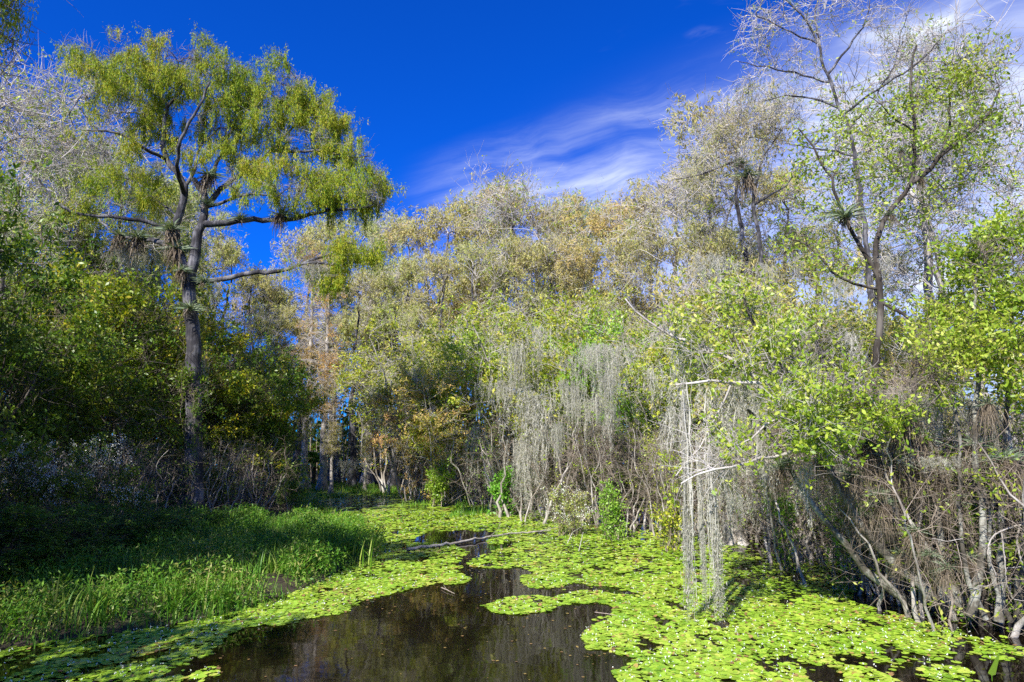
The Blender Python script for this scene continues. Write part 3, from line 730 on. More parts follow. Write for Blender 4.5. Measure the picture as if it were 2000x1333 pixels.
for px, Y_, top, pr, c, lb in [
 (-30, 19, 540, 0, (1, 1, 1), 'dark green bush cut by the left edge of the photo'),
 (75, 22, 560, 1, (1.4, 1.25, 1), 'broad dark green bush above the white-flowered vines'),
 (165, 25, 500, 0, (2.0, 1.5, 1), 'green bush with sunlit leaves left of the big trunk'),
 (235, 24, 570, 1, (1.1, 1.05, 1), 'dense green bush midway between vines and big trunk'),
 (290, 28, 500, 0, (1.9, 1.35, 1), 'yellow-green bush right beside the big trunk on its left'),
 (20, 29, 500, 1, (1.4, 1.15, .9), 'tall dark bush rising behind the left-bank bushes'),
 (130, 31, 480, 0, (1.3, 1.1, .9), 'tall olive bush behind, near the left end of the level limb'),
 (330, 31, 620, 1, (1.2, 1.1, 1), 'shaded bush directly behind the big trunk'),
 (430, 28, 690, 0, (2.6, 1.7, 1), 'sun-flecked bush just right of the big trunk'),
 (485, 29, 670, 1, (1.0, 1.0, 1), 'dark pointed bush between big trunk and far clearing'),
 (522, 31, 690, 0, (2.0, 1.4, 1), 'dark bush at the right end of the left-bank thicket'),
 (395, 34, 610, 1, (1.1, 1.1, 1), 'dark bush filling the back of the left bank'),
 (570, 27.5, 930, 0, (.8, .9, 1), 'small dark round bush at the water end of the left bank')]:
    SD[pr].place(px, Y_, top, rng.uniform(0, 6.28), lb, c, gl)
for px, Y_, top, pr, c, lb in [  # added bushes, tinted dark to stand in for the black shade between stems
 (1000, 33, 905, 0, (.5, .55, .7), 'added bush tinted dark for shade behind the wide moss curtain'),
 (1100, 29.5, 900, 1, (.5, .55, .7), 'added bush tinted dark for shade behind the steep white stems'),
 (1200, 27, 890, 0, (.5, .55, .7), 'added bush tinted dark for shade behind the bright green creeper'),
 (1290, 25.5, 890, 1, (.5, .55, .7), 'added bush tinted dark for shade left of the longest moss'),
 (1380, 24.5, 900, 0, (.5, .55, .7), 'added bush tinted dark for shade behind the longest moss'),
 (1470, 23, 890, 1, (.5, .55, .7), 'added bush tinted dark for shade behind the swollen stump'),
 (1560, 21.8, 890, 0, (.5, .55, .7), 'added bush tinted dark for shade behind the cypress knees'),
 (1640, 20, 890, 1, (.5, .55, .7), 'added bush tinted dark for shade behind the lowest leaning trunk'),
 (1730, 18, 880, 0, (.5, .55, .7), 'added bush tinted dark for shade behind the thick leaning trunks'),
 (1820, 16, 880, 1, (.5, .55, .7), 'added bush tinted dark for shade left of the black stump'),
 (1910, 14.5, 880, 0, (.5, .55, .7), 'added bush tinted dark for shade behind the black stump'),
 (2000, 13.2, 880, 1, (.5, .55, .7), 'added bush tinted dark for shade at the right edge')]:
    SD[pr].place(px, Y_, top, rng.uniform(0, 6.28), lb, c, 'added dark bushes standing in for right-bank shade', 1.7)
gt = 'tangles of bare pale stems'
for px, Y_, top, pr, c, lb in [
 (940, 33.5, 850, 0, (.7, .95, .9), 'bare pale stems leaning over the dark far water'),
 (860, 36, 860, 1, (.9, .9, .8), 'bare stems behind the dark far water'),
 (770, 49, 870, 0, (.9, .9, .8), 'bare brown tangle at the far bank centre-left'),
 (1010, 31, 800, 2, (.8, 1., .9), 'leafless tangle behind the tall moss curtain'),
 (1080, 27.5, 780, 1, (1, 1, .9), 'fan of white bare stems right of the tall moss curtain'),
 (1150, 26.5, 790, 0, (1, 1, .9), 'steep white stems above the small flowering bush'),
 (1225, 25, 820, 1, (1, 1, .9), 'brown tangled twigs right of the bright green creeper'),
 (1290, 23.5, 830, 2, (1.1, 1, .9), 'tangled pale twigs left of the longest hanging moss'),
 (1360, 22.5, 830, 1, (1, 1, .9), 'straight pale stems behind the longest hanging moss'),
 (1430, 21.5, 820, 0, (1, 1, .9), 'moss-hung stems around the swollen cypress base'),
 (1500, 21, 800, 2, (1, 1, .9), 'leafy tangle right of the swollen cypress base'),
 (1570, 20, 790, 1, (1, 1, .9), 'tangle behind the fern and cypress knees'),
 (1640, 18.5, 800, 0, (1, 1, .9), 'grey tangle behind the lowest leaning trunk'),
 (1720, 17, 780, 1, (1, 1, .9), 'grey tangle behind the large dead bromeliad skirts'),
 (1800, 15.5, 770, 0, (1, 1, .9), 'dense grey stems behind the leaning trunks at right'),
 (1880, 14.5, 760, 1, (1, 1, .9), 'dense grey stems left of the black hollow stump'),
 (1960, 13, 740, 2, (1, 1, .9), 'pale stems and leaves at the right edge of the photo'),
 (2010, 12, 800, 0, (1, 1, .9), 'pale stems cut by the right edge of the photo'),
 (1700, 14.2, 860, 0, (.9, .9, .9), 'grey stems close behind the lowest leaning trunk'),
 (1770, 13.2, 830, 1, (.9, .9, .9), 'grey stems close behind the thick leaning trunks'),
 (1845, 12.6, 800, 0, (.9, .9, .9), 'grey stems between thick leaning trunks and black stump'),
 (1930, 11.9, 780, 2, (.9, .9, .9), 'grey stems and small leaves around the black stump'),
 (1620, 17.5, 720, 2, (.9, .9, .9), 'tall grey stems left of the big dead bromeliad skirts'),
 (1690, 17.2, 800, 1, (.9, .9, .9), 'tall grey stems at the foot of the dark forked tree'),
 (1520, 19, 760, 0, (.9, .9, .9), 'tall tangle behind the bright leaves of the leaning tree')]:
    TH[pr].place(px, Y_, top, rng.uniform(0, 6.28), lb, c, gt)
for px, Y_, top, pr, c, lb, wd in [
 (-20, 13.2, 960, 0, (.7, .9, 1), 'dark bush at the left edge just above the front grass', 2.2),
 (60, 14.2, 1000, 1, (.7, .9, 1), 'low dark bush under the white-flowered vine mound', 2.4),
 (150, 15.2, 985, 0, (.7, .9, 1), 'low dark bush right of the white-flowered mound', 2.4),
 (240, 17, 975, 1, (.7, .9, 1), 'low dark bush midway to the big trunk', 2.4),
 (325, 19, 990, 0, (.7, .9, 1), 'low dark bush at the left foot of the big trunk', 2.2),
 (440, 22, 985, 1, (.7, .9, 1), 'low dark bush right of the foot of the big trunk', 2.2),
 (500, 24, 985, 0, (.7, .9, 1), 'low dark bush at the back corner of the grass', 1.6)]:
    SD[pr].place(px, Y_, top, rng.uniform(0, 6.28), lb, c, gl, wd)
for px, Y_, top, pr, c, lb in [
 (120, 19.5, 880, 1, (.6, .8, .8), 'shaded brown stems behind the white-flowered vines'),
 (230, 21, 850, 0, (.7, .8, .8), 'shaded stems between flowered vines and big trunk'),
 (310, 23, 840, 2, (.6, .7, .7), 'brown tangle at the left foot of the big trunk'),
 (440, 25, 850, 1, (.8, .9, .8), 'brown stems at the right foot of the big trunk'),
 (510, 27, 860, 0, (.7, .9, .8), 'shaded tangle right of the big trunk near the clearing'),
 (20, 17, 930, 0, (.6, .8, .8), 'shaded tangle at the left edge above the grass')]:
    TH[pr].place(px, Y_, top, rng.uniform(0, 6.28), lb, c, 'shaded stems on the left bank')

# ---- far woods that read as one mass
r = np.random.default_rng(77); Mx = 75000
Xw = r.uniform(-62, 62, Mx); Yw = r.uniform(56, 70, Mx); hh = 5.0+1.6*np.sin(Xw*.35)+1.0*np.sin(Xw*.9+1)
A = np.c_[Xw, Yw, r.random(Mx)**1.0*hh]
st = np.stack([r.uniform(-60, 60, 900), r.uniform(54, 66, 900)], 1); K = 5; t = np.linspace(0, 1, K)[None, :, None]
S = np.c_[st, np.zeros(900)][:, None]+(r.normal(size=(900, 1, 3))*V3(.5, .5, 0)+UP*r.uniform(3, 8, (900, 1, 1)))*t+r.normal(size=(900, K, 3))*.1
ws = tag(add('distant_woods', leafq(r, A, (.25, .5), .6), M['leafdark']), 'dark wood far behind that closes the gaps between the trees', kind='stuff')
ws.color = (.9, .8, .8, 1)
tag(add('distant_stems', tubes(S, np.broadcast_to(np.array([.07, .06, .05, .04, .02]), S.shape[:2]), 4), M['twig_tan']), 'many thin stems standing in the far wood', kind='stuff')
#PART2
TALL = [(-10.9, 10.7, 1, 'tall narrow tree just out of view behind the overhanging cypress'), (-9.7, 9.3, 0, 'tall narrow tree just out of view right of the overhanging cypress')]
SHADERS = [(-16.5, 8, 0, 1.25, 'dense tree beyond the left edge, just behind the overhanging cypress'), (-18, 12, 1, 1.3, 'dense tree beyond the left edge, farther back than the overhanging cypress'),
    (-19, 16, 0, 1.5, 'tall dense tree left of the white-flowered vines, out of view'), (-14.5, 16, 1, 1.25, 'dense small tree against the left edge of the view'),
    (-8.8, 4.4, 0, .9, 'small dense tree beside the viewer at the left'),
    (-12, 9.6, 1, 1.1, 'dense round tree out of view at the left, right behind the overhanging cypress'),
    (-12.3, 12.6, 0, 1.0, 'dense tree just out of view at the left, level with the front grass')]
# ------------------------------------------------------------------ the big cypress on the left bank
def trace(sk, pts, Y0, r0, r1, rng, par=None, seg=.3, jit=.02, lenw=.35):
    q = [P(p[0], p[1], Y0+(p[2] if len(p) > 2 else 0)) for p in pts]
    return sk.path(q, r0, r1, rng, seg, jit, par, lenw)
def cloud(rng, Y0, blobs):      # (px, py, rx, ry, dY, rY, n) -> points
    out = []
    for px, py, rx, ry, dy, ry_, n in blobs:
        Yb = Y0+dy; c = P(px, py, Yb); out.append(ell(rng, [(*c, rx/F*Yb, ry_, ry/F*Yb, n)]))
    return np.concatenate(out)
r = np.random.default_rng(300); YC = 23.0
sk = Skel()
gb_ = G(374, 1040)
trace(sk, [(374, 1052), (374, 1000), (378, 900), (378, 760), (378, 660), (372, 600), (368, 545), (360, 520)], YC, .30, .21, r, par=-1, jit=.015, lenw=.1)
trace(sk, [(368, 545), (352, 505), (340, 460), (342, 425), (360, 396), (366, 385), (360, 351), (340, 332), (324, 315), (317, 288), (320, 250), (324, 205), (345, 190), (360, 172)], YC, .18, .04, r)
trace(sk, [(370, 550), (380, 505), (385, 455), (400, 420), (404, 395), (398, 372), (378, 350)], YC, .21, .09, r)
trace(sk, [(398, 440), (437, 437), (473, 428), (540, 432), (599, 423, -.4), (653, 407, -.8), (690, 412, -1), (730, 400, -1)], YC, .125, .03, r)
trace(sk, [(376, 556), (400, 552), (428, 547), (486, 533, -.5), (563, 529, -1), (600, 512, -1.3), (630, 500, -1.5), (670, 486, -1.8)], YC, .11, .03, r)
trace(sk, [(600, 512, -1.3), (630, 510, -1.5), (666, 522, -1.6), (720, 505, -1.6)], YC, .05, .02, r)
trace(sk, [(342, 450), (324, 446), (288, 432, -.4), (216, 423, -.8), (135, 419, -1.2), (99, 383, -1.3), (76, 351, -1.3)], YC, .085, .03, r)
trace(sk, [(135, 419, -1.2), (150, 395, -1), (200, 385, -1)], YC, .03, .015, r)
trace(sk, [(345, 482), (320, 474), (288, 468, .5), (234, 464, 1), (200, 440, 1.2), (190, 420, 1.2)], YC, .11, .03, r)
trace(sk, [(404, 412), (430, 400), (450, 390, -.6), (495, 378, -1), (540, 385, -1.2)], YC, .07, .02, r)
trace(sk, [(366, 372), (375, 350), (384, 306, .6), (392, 279, .8), (423, 257, 1)], YC, .07, .03, r)
trace(sk, [(403, 398), (425, 380), (450, 351, .6), (495, 329, .8), (536, 288, 1), (549, 270, 1), (585, 234, 1)], YC, .11, .03, r)
trace(sk, [(536, 290, 1), (580, 297, .6), (630, 293, .3), (684, 311, 0), (720, 305, 0)], YC, .06, .02, r)
trace(sk, [(320, 311), (295, 298, -.6), (270, 284, -1), (225, 252, -1.4), (194, 261, -1.4), (144, 248, -1.6)], YC, .07, .02, r)
trace(sk, [(320, 255), (300, 235, .5), (288, 212, .8), (270, 190, 1), (252, 167, 1.2)], YC, .05, .02, r)
trace(sk, [(394, 372), (420, 330, 1.2), (440, 280, 1.8), (470, 220, 2), (490, 180, 2)], YC, .09, .03, r)
trace(sk, [(340, 430), (320, 400, .8), (300, 380, 1.2), (262, 355, 1.5), (240, 348, 1.5)], YC, .045, .015, r)
trace(sk, [(366, 385), (345, 330, -1.4), (350, 270, -2), (390, 210, -2.2), (410, 160, -2.2)], YC, .08, .03, r)
tiers = [(190, 125, 50, 13, 0, 1.8, 34), (270, 118, 55, 13, .3, 1.8, 36), (350, 125, 60, 14, .5, 2, 38), (425, 128, 50, 14, .6, 2, 34), (215, 165, 65, 13, -.4, 2, 34), (310, 168, 70, 13, 0, 2.2, 36), (400, 172, 70, 13, .4, 2.2, 36),
    (480, 165, 45, 13, .8, 1.8, 28), (560, 150, 40, 14, .8, 1.6, 30), (180, 205, 40, 11, -.8, 1.5, 20), (255, 210, 60, 12, 0, 2, 26), (350, 218, 60, 12, .6, 2, 22), (450, 212, 65, 12, .8, 2, 32), (540, 195, 60, 13, .8, 2, 34), (610, 200, 45, 13, .6, 1.6, 28),
    (290, 250, 60, 11, .6, 1.8, 20), (410, 255, 70, 12, .8, 2, 24), (500, 245, 60, 12, .8, 1.8, 24), (580, 240, 60, 12, .6, 1.8, 30), (655, 245, 42, 13, .4, 1.4, 26), (240, 285, 50, 10, -1, 1.5, 14), (450, 295, 60, 10, .6, 1.8, 18), (545, 285, 65, 11, .6, 1.8, 24), (640, 285, 55, 11, .3, 1.6, 28), (695, 300, 36, 12, 0, 1.2, 22),
    (350, 290, 40, 10, -1, 1.3, 10), (500, 340, 55, 9, -.2, 1.8, 22), (590, 345, 60, 10, -.3, 1.8, 30), (660, 350, 50, 10, -.6, 1.5, 28), (730, 352, 26, 14, -.9, 1, 24), (560, 385, 60, 9, -.5, 1.6, 28), (640, 385, 55, 10, -.8, 1.5, 30), (705, 390, 42, 11, -1, 1.2, 28), (740, 395, 20, 12, -1, .9, 14), (470, 372, 40, 8, -.6, 1.3, 10),
    (620, 522, 60, 11, -1.2, 1.4, 30), (690, 490, 48, 11, -1.6, 1.2, 26), (735, 500, 24, 10, -1.6, .9, 12), (640, 545, 40, 9, -1.3, 1.1, 14), (225, 325, 60, 12, 1.3, 1.6, 20), (200, 365, 60, 12, 1.2, 1.6, 20), (270, 392, 60, 11, .6, 1.6, 22), (165, 400, 55, 9, -1, 1.3, 14), (300, 360, 30, 9, .8, 1, 6)]
A = cloud(r, YC, tiers)
sk.grow(A, r, .22, .4, .07, 6.2, up=.0, follow=.25)
build('big_cypress', sk, 'tall broad-crowned cypress with a grey trunk standing in the left-bank grass', 'tree', gb_*V3(1, 0, 0)+V3(0, YC, .05), M['bark_cyp'], M['twig_mid'], M['cyp'], r, .024, 1.0, .2, 1.0,
      tw=4200, twL=(.25, .6), twr=.008, sub=3000, subL=(.2, .45), gap=-.85, lv=92000, leafL=(.055, .115), asp=.21, bias=(0, 0, -.9), lrnd=.8, rmax=.028, up=.05, curl=.5, spread=.07, clusters=6, tassel=(15000, (.12, .5), 12, (.06, .12), .22), r0=.009)

# ------------------------------------------------------------------ dark forked tree at right
r = np.random.default_rng(310); YR = 16.5; sk = Skel()
trace(sk, [(1708, 1085), (1706, 1000), (1704, 880), (1708, 760), (1710, 725), (1710, 688), (1719, 628), (1721, 575), (1716, 530), (1706, 495), (1706, 480), (1717, 447), (1744, 399), (1789, 361), (1783, 324), (1790, 270), (1781, 203), (1775, 130), (1790, 90)], YR, .115, .025, r, par=-1, jit=.012, lenw=.2)
trace(sk, [(1789, 361), (1800, 350), (1830, 311, -.3), (1884, 266, -.5), (1925, 239, -.6), (1950, 180, -.6)], YR, .065, .02, r)
trace(sk, [(1830, 311, -.3), (1860, 240, .3), (1850, 170, .5), (1880, 110, .6)], YR, .04, .015, r)
trace(sk, [(1716, 532), (1700, 505), (1687, 490), (1665, 466), (1642, 410), (1624, 350), (1600, 310), (1583, 285), (1560, 252)], YR, .06, .018, r)
trace(sk, [(1690, 578), (1660, 560), (1635, 541), (1615, 520), (1590, 480, .4), (1560, 470, .6)], YR, .04, .015, r)
trace(sk, [(1722, 600), (1760, 610, -.4), (1800, 640, -.8), (1850, 680, -1.2)], YR, .05, .02, r)
trace(sk, [(1790, 270), (1740, 225, -.4), (1700, 190, -.6)], YR, .03, .012, r)
A = cloud(r, YR, [(1600, 290, 60, 60, .2, 1.2, 34), (1660, 250, 60, 45, 0, 1.2, 30), (1740, 220, 70, 60, 0, 1.3, 44), (1830, 190, 70, 70, 0, 1.3, 50), (1900, 150, 55, 60, -.3, 1.2, 44), (1920, 230, 45, 45, -.5, 1, 28), (1850, 280, 60, 50, -.3, 1.2, 30),
    (1680, 330, 60, 45, .2, 1.2, 30), (1750, 320, 50, 50, .2, 1.2, 26), (1600, 400, 50, 50, .4, 1.2, 20), (1560, 480, 50, 45, .4, 1.2, 22), (1630, 520, 50, 35, 0, 1, 14), (1850, 660, 60, 40, -1, 1, 18), (1780, 430, 50, 40, .4, 1.2, 20), (1560, 340, 50, 50, .3, 1, 22), (1900, 330, 50, 50, -.3, 1, 22), (1700, 400, 40, 40, 0, 1, 14), (1850, 400, 60, 40, .2, 1, 18)])
sk.grow(A, r, .25, .3, .06, 4, up=.05)
build('forked_tree', sk, 'dark crooked forked tree with sparse shiny green leaves rising at right', 'tree', P(1708, 860, YR)*V3(1, 1, 0)+V3(0, 0, -.02), M['bark_dark'], M['twig_dark'], M['leafy'], r, .03, .5, .1, .5,
      tw=800, twL=(.2, .7), twr=.006, sub=900, subL=(.1, .4), lv=6800, leafL=(.07, .14), asp=.42, rmax=.022, up=.2, curl=.4, spread=.10, clusters=3, gap=-9, six=True, r0=.006)
# ------------------------------------------------------------------ pale leafless cypress at top right
r = np.random.default_rng(320); YT = 22; sk = Skel()
trace(sk, [(1712, 1040), (1705, 860), (1700, 600), (1690, 450), (1668, 300), (1659, 252), (1637, 203), (1614, 144), (1600, 99), (1587, 58), (1560, 22), (1515, -15)], YT, .12, .03, r, par=-1, jit=.02, lenw=.15)
for p in [[(1614, 162), (1569, 149), (1493, 130), (1443, 121)], [(1583, 85), (1542, 63), (1506, 40), (1461, 31)], [(1619, 140), (1650, 103), (1673, 76), (1695, 31), (1700, -10)], [(1640, 210), (1600, 195, .4), (1540, 185, .6), (1480, 200, .8)],
          [(1660, 255), (1700, 200, .6), (1750, 130, .8), (1760, 60, 1)], [(1600, 99), (1590, 40, .5), (1600, -20, .8)], [(1668, 300), (1600, 290, .8), (1530, 280, 1.2)], [(1650, 225), (1720, 170, -.8), (1800, 120, -1), (1850, 60, -1)]]:
    trace(sk, p, YT, .045, .015, r)
A = cloud(r, YT, [(1480, 60, 45, 55, 0, 1.2, 40), (1540, 30, 60, 40, 0, 1.5, 40), (1640, 30, 70, 50, 0, 1.5, 44), (1560, 130, 60, 50, 0, 1.5, 30), (1740, 60, 60, 60, .5, 1.5, 40), (1480, 160, 50, 50, .5, 1.2, 22), (1560, 210, 60, 50, .8, 1.2, 18), (1820, 90, 60, 50, -.5, 1.2, 34), (1920, 120, 60, 40, 0, 1.2, 22)])
sk.grow(A, r, .25, .4, .08, 6, up=.03)
build('leafless_cypress', sk, 'pale leafless cypress whose forked top leaves the photo at upper right', 'tree', P(1712, 860, YT)*V3(1, 1, 0), M['bark_cyp'], M['twig_pale'], M['cyp'], r, .045, .7, .15, .8,
      tw=1100, twL=(.3, .8), twr=.009, sub=1300, subL=(.15, .4), lv=2600, leafL=(.05, .11), asp=.3, bias=(0, 0, -.8), rmax=.03, up=-.05, curl=.6, spread=.05, clusters=8, r0=.009)
# two-limbed bromeliad tree
r = np.random.default_rng(330); YB = 27; sk = Skel()
trace(sk, [(1500, 1040), (1500, 860), (1490, 600), (1484, 472), (1470, 405), (1476, 373), (1452, 324), (1420, 288), (1411, 252)], YB, .19, .03, r, par=-1, lenw=.15)
trace(sk, [(1478, 400), (1500, 385), (1530, 370), (1545, 350)], YB, .07, .02, r)
trace(sk, [(1474, 380), (1485, 320, .5), (1515, 270, .8), (1540, 240, 1)], YB, .06, .02, r)
trace(sk, [(1440, 310), (1400, 330, -.6), (1360, 345, -.8), (1320, 350, -1)], YB, .05, .02, r)
A = cloud(r, YB, [(1400, 260, 55, 50, 0, 1.8, 55), (1460, 210, 60, 50, .3, 1.8, 50), (1520, 230, 50, 50, .6, 1.5, 40), (1370, 330, 50, 40, -.5, 1.6, 40), (1460, 320, 60, 50, 0, 1.6, 30), (1330, 390, 60, 40, -.5, 1.5, 30)])
sk.grow(A, r, .25, .4, .08, 7, up=.03)
build('bromeliad_tree', sk, 'brownish cypress with two dark limbs carrying air plants left of the forked tree', 'tree', P(1500, 860, YB)*V3(1, 1, 0), M['bark_cyp'], M['twig_pale'], M['cyptan'], r, .05, .7, .15, .8,
      tw=1300, twL=(.3, .8), twr=.010, sub=1500, subL=(.15, .4), lv=7000, leafL=(.07, .14), asp=.25, bias=(0, 0, -1), rmax=.03, up=-.05, curl=.9, spread=.05, clusters=6, r0=.009)

# ------------------------------------------------------------------ leaning trees on the right bank
r = np.random.default_rng(340); YL = 12.4; sk = Skel()
trace(sk, [(1800, 1195, .1), (1760, 1160), (1721, 1141), (1687, 1122), (1672, 1085), (1650, 1059), (1612, 1021), (1586, 991), (1560, 950, .2), (1540, 900, .3), (1500, 840, .4), (1460, 800, .4)], YL, .07, .03, r, par=-1, jit=.012, lenw=.3)
trace(sk, [(1850, 1195, -.2), (1822, 1160), (1785, 1130), (1740, 1104), (1710, 1062), (1680, 1029), (1665, 1002), (1642, 961), (1600, 860), (1578, 794), (1541, 731), (1500, 680), (1460, 620), (1450, 560)], YL-.3, .085, .025, r, par=-1, jit=.012, lenw=.3)
trace(sk, [(1562, 773), (1520, 752), (1447, 744), (1373, 752), (1320, 752)], YL-.5, .042, .018, r)
trace(sk, [(1500, 745), (1440, 712, .3), (1384, 678, .3), (1305, 650, .4), (1247, 620, .5), (1221, 584, .6)], YL-.2, .05, .015, r)
trace(sk, [(1447, 744), (1420, 770), (1385, 840), (1350, 900), (1320, 930)], YL-.5, .02, .01, r)
trace(sk, [(1600, 870), (1560, 885, -.3), (1510, 895, -.6), (1450, 910, -.9), (1400, 905, -1.), (1330, 945, -1.1)], YL-.3, .04, .012, r)
trace(sk, [(1590, 830), (1540, 800, -.6), (1500, 830, -.9), (1440, 870, -1.)], YL-.3, .03, .012, r)
A = cloud(r, YL-.4, [(1560, 800, 60, 60, -.8, .6, 40), (1600, 850, 50, 50, -.8, .6, 36), (1500, 700, 90, 60, 0, .8, 40), (1580, 660, 70, 50, 0, .9, 36), (1380, 700, 80, 50, .2, .8, 26), (1400, 880, 80, 50, -.6, .7, 22), (1640, 740, 60, 50, -.3, .8, 30), (1300, 640, 60, 40, .4, .8, 16), (1450, 600, 60, 50, .3, .9, 22)])
sk.grow(A, r, .25, .25, .06, 1.2, up=.06)
build('leaning_tree', sk, 'low tree with mottled trunks leaning left over the pads and moss-hung white limbs', 'tree', G(1810, 1190)*V3(1, 1, 0)+V3(0, 0, -.02), M['bark_lichen'], M['twig_pale'], M['leafy'], r, .055, .4, .1, .4,
      tw=1100, twL=(.2, .7), twr=.005, sub=1500, subL=(.1, .35), gap=-.9, lv=7000, leafL=(.06, .12), asp=.45, rmax=.02, up=.1, curl=.7, spread=.05, clusters=5, six=True, r0=.005)
r = np.random.default_rng(350); sk = Skel(); YM = 12.
trace(sk, [(1900, 1200), (1875, 1175), (1826, 1122), (1800, 1077), (1762, 1032), (1740, 980), (1710, 927), (1680, 882), (1650, 837), (1630, 770), (1600, 700), (1590, 640)], YM, .115, .03, r, par=-1, jit=.012, lenw=.3)
trace(sk, [(1842, 1190), (1838, 1120), (1836, 1032), (1830, 900), (1838, 800), (1820, 720), (1850, 640)], YM, .07, .025, r, par=-1, jit=.012, lenw=.3)
trace(sk, [(1740, 980), (1730, 900, -.2), (1760, 830, -.3), (1790, 760, -.4), (1790, 690, -.4)], YM, .06, .02, r)
trace(sk, [(1835, 960), (1800, 900, .2), (1770, 860, .3), (1740, 760, .4)], YM, .05, .02, r)
A = cloud(r, YM, [(1700, 790, 60, 30, -.8, .7, 34), (1800, 735, 65, 45, -.8, .7, 46), (1850, 680, 60, 50, -.5, .7, 36), (1620, 770, 60, 50, -.6, .6, 30), (1740, 790, 60, 40, -.8, .5, 20), (1860, 620, 60, 50, .2, .8, 26), (1800, 900, 60, 60, .3, .6, 10)])
sk.grow(A, r, .25, .25, .06, 1.5, up=.06)
build('leaning_tree', sk, 'thick trunks leaning left under dead bromeliad skirts on the right bank', 'tree', G(1880, 1195)*V3(1, 1, 0)+V3(0, 0, -.02), M['bark_lichen'], M['twig_tan'], M['leafy'], r, .022, .5, .1, .4,
      tw=800, twL=(.2, .6), twr=.005, sub=1200, subL=(.1, .35), gap=-.9, lv=9000, leafL=(.05, .11), asp=.42, rmax=.02, up=.1, curl=.6, spread=.06, clusters=5, six=True, r0=.005)
r = np.random.default_rng(360); sk = Skel(); YN = 11.2
for p, a in [([(1894, 1205), (1916, 1100), (1924, 1040), (1909, 942), (1900, 800), (1920, 700), (1895, 600), (1910, 520)], .09), ([(1950, 1215), (1960, 1100), (1950, 1000), (1980, 900), (1960, 780), (1990, 640), (1960, 540)], .08),
             ([(1990, 1225), (1985, 1130), (2010, 1030), (2000, 930), (2040, 800), (2030, 640), (2010, 520)], .09), ([(1925, 1210), (1880, 1120), (1870, 1000), (1880, 880), (1860, 760)], .05), ([(1975, 1215), (1930, 1120), (1940, 1000), (1900, 900)], .045), ([(2020, 1225), (2060, 1100), (2050, 900), (2080, 700)], .1)]:
    trace(sk, p, YN, a*.72, .022, r, par=-1, jit=.015, lenw=.3)
A = cloud(r, YN, [(1930, 520, 60, 60, 0, .8, 50), (1990, 470, 50, 60, 0, .8, 46), (1970, 580, 60, 60, -.3, .8, 50), (1920, 640, 50, 50, .2, .7, 26), (2030, 560, 60, 100, 0, 1, 60), (1960, 690, 60, 40, -.6, .6, 30), (1990, 770, 50, 40, -.5, .6, 18), (2060, 700, 60, 80, 0, 1, 40), (1880, 500, 40, 30, .4, .7, 16)])
sk.grow(A, r, .25, .25, .06, 2.0, up=.08)
build('bank_tree', sk, 'upright many-stemmed tree with glossy bright green leaves at the right edge', 'tree', G(1950, 1210)*V3(1, 1, 0)+V3(0, 0, -.02), M['bark_lichen'], M['twig_tan'], M['leafy'], r, .022, .5, .1, .4,
      tw=900, twL=(.2, .5), twr=.005, sub=1100, subL=(.1, .3), lv=14000, leafL=(.05, .11), asp=.45, rmax=.02, up=.2, curl=.5, spread=.07, clusters=6, six=True, r0=.005)
# hollow black stump, looping bare vine, knees, swollen base
def stump(px, py, h, r0, mat, label, Yd=None, name='stump', cat='stump', lean=(0, 0)):
    b0 = G(px, py) if Yd is None else P(px, py, Yd); b0[2] = -.1
    K = 9; t = np.linspace(0, 1, K); pts = b0+np.c_[lean[0]*t, lean[1]*t, (h+.1)*t]; pts[1:, :2] += rng.normal(size=(K-1, 2))*.012
    R = r0*(1-.55*t**.7)*(1+.06*rng.normal(size=K)); R[-1] *= .35
    return tag(add(name, tubes(pts[None], R[None], 16, (.16*np.exp(-t*2.2))[None]), mat, None, True, b0), label, cat), b0
def put(o_b): o_b[0].location = o_b[1]
put(stump(1916, 1178, 1.55, .16, M['bark_dark'], 'blackened broken stump among pale stems near the right edge', 11.8, lean=(-.1, 0)))
put(stump(1437, 1062, .95, .42, M['bark_pale'], 'swollen pinkish-grey cypress stump at the back edge of the pads', None, 'swollen_stump', 'stump', (-.15, 0)))
put(stump(1587, 1066, .5, .13, M['bark_pale'], 'left pointed cypress knee beside the small fern', None, 'cypress_knee', 'cypress knee'))
put(stump(1614, 1070, .9, .14, M['bark_pale'], 'taller cypress knee just right of the pointed one', None, 'cypress_knee', 'cypress knee', (-.1, 0)))
def cable(name, pts, r0, r1, mat, label, cat, Yd=None, sides=5, smooth=True):
    q = np.array([P(p[0], p[1], Yd+(p[2] if len(p) > 2 else 0)) if Yd else G(*p) for p in pts]); d = np.r_[0, np.cumsum(np.linalg.norm(np.diff(q, axis=0), axis=1))]
    t = np.linspace(0, d[-1], 40); s = np.stack([np.interp(t, d, q[:, k]) for k in range(3)], 1)
    for _ in range(4): s[1:-1] = (s[:-2]+2*s[1:-1]+s[2:])/4
    s[1:-1] += rng.normal(size=(38, 3))*r0*.25
    return s, np.linspace(r0, r1, 40)
def cables(name, lst, mat, label, cat, Yd=None):
    parts = []
    for pts, r0, r1 in lst:
        s, R = cable(name, pts, r0, r1, mat, label, cat, Yd); parts.append(tubes(s[None], R[None], 5))
    v, f = join(parts); o = v[np.argmin(v[:, 2])].copy()
    ob = tag(add(name, (v, f), mat, None, True, o), label, cat); ob.location = o; return ob
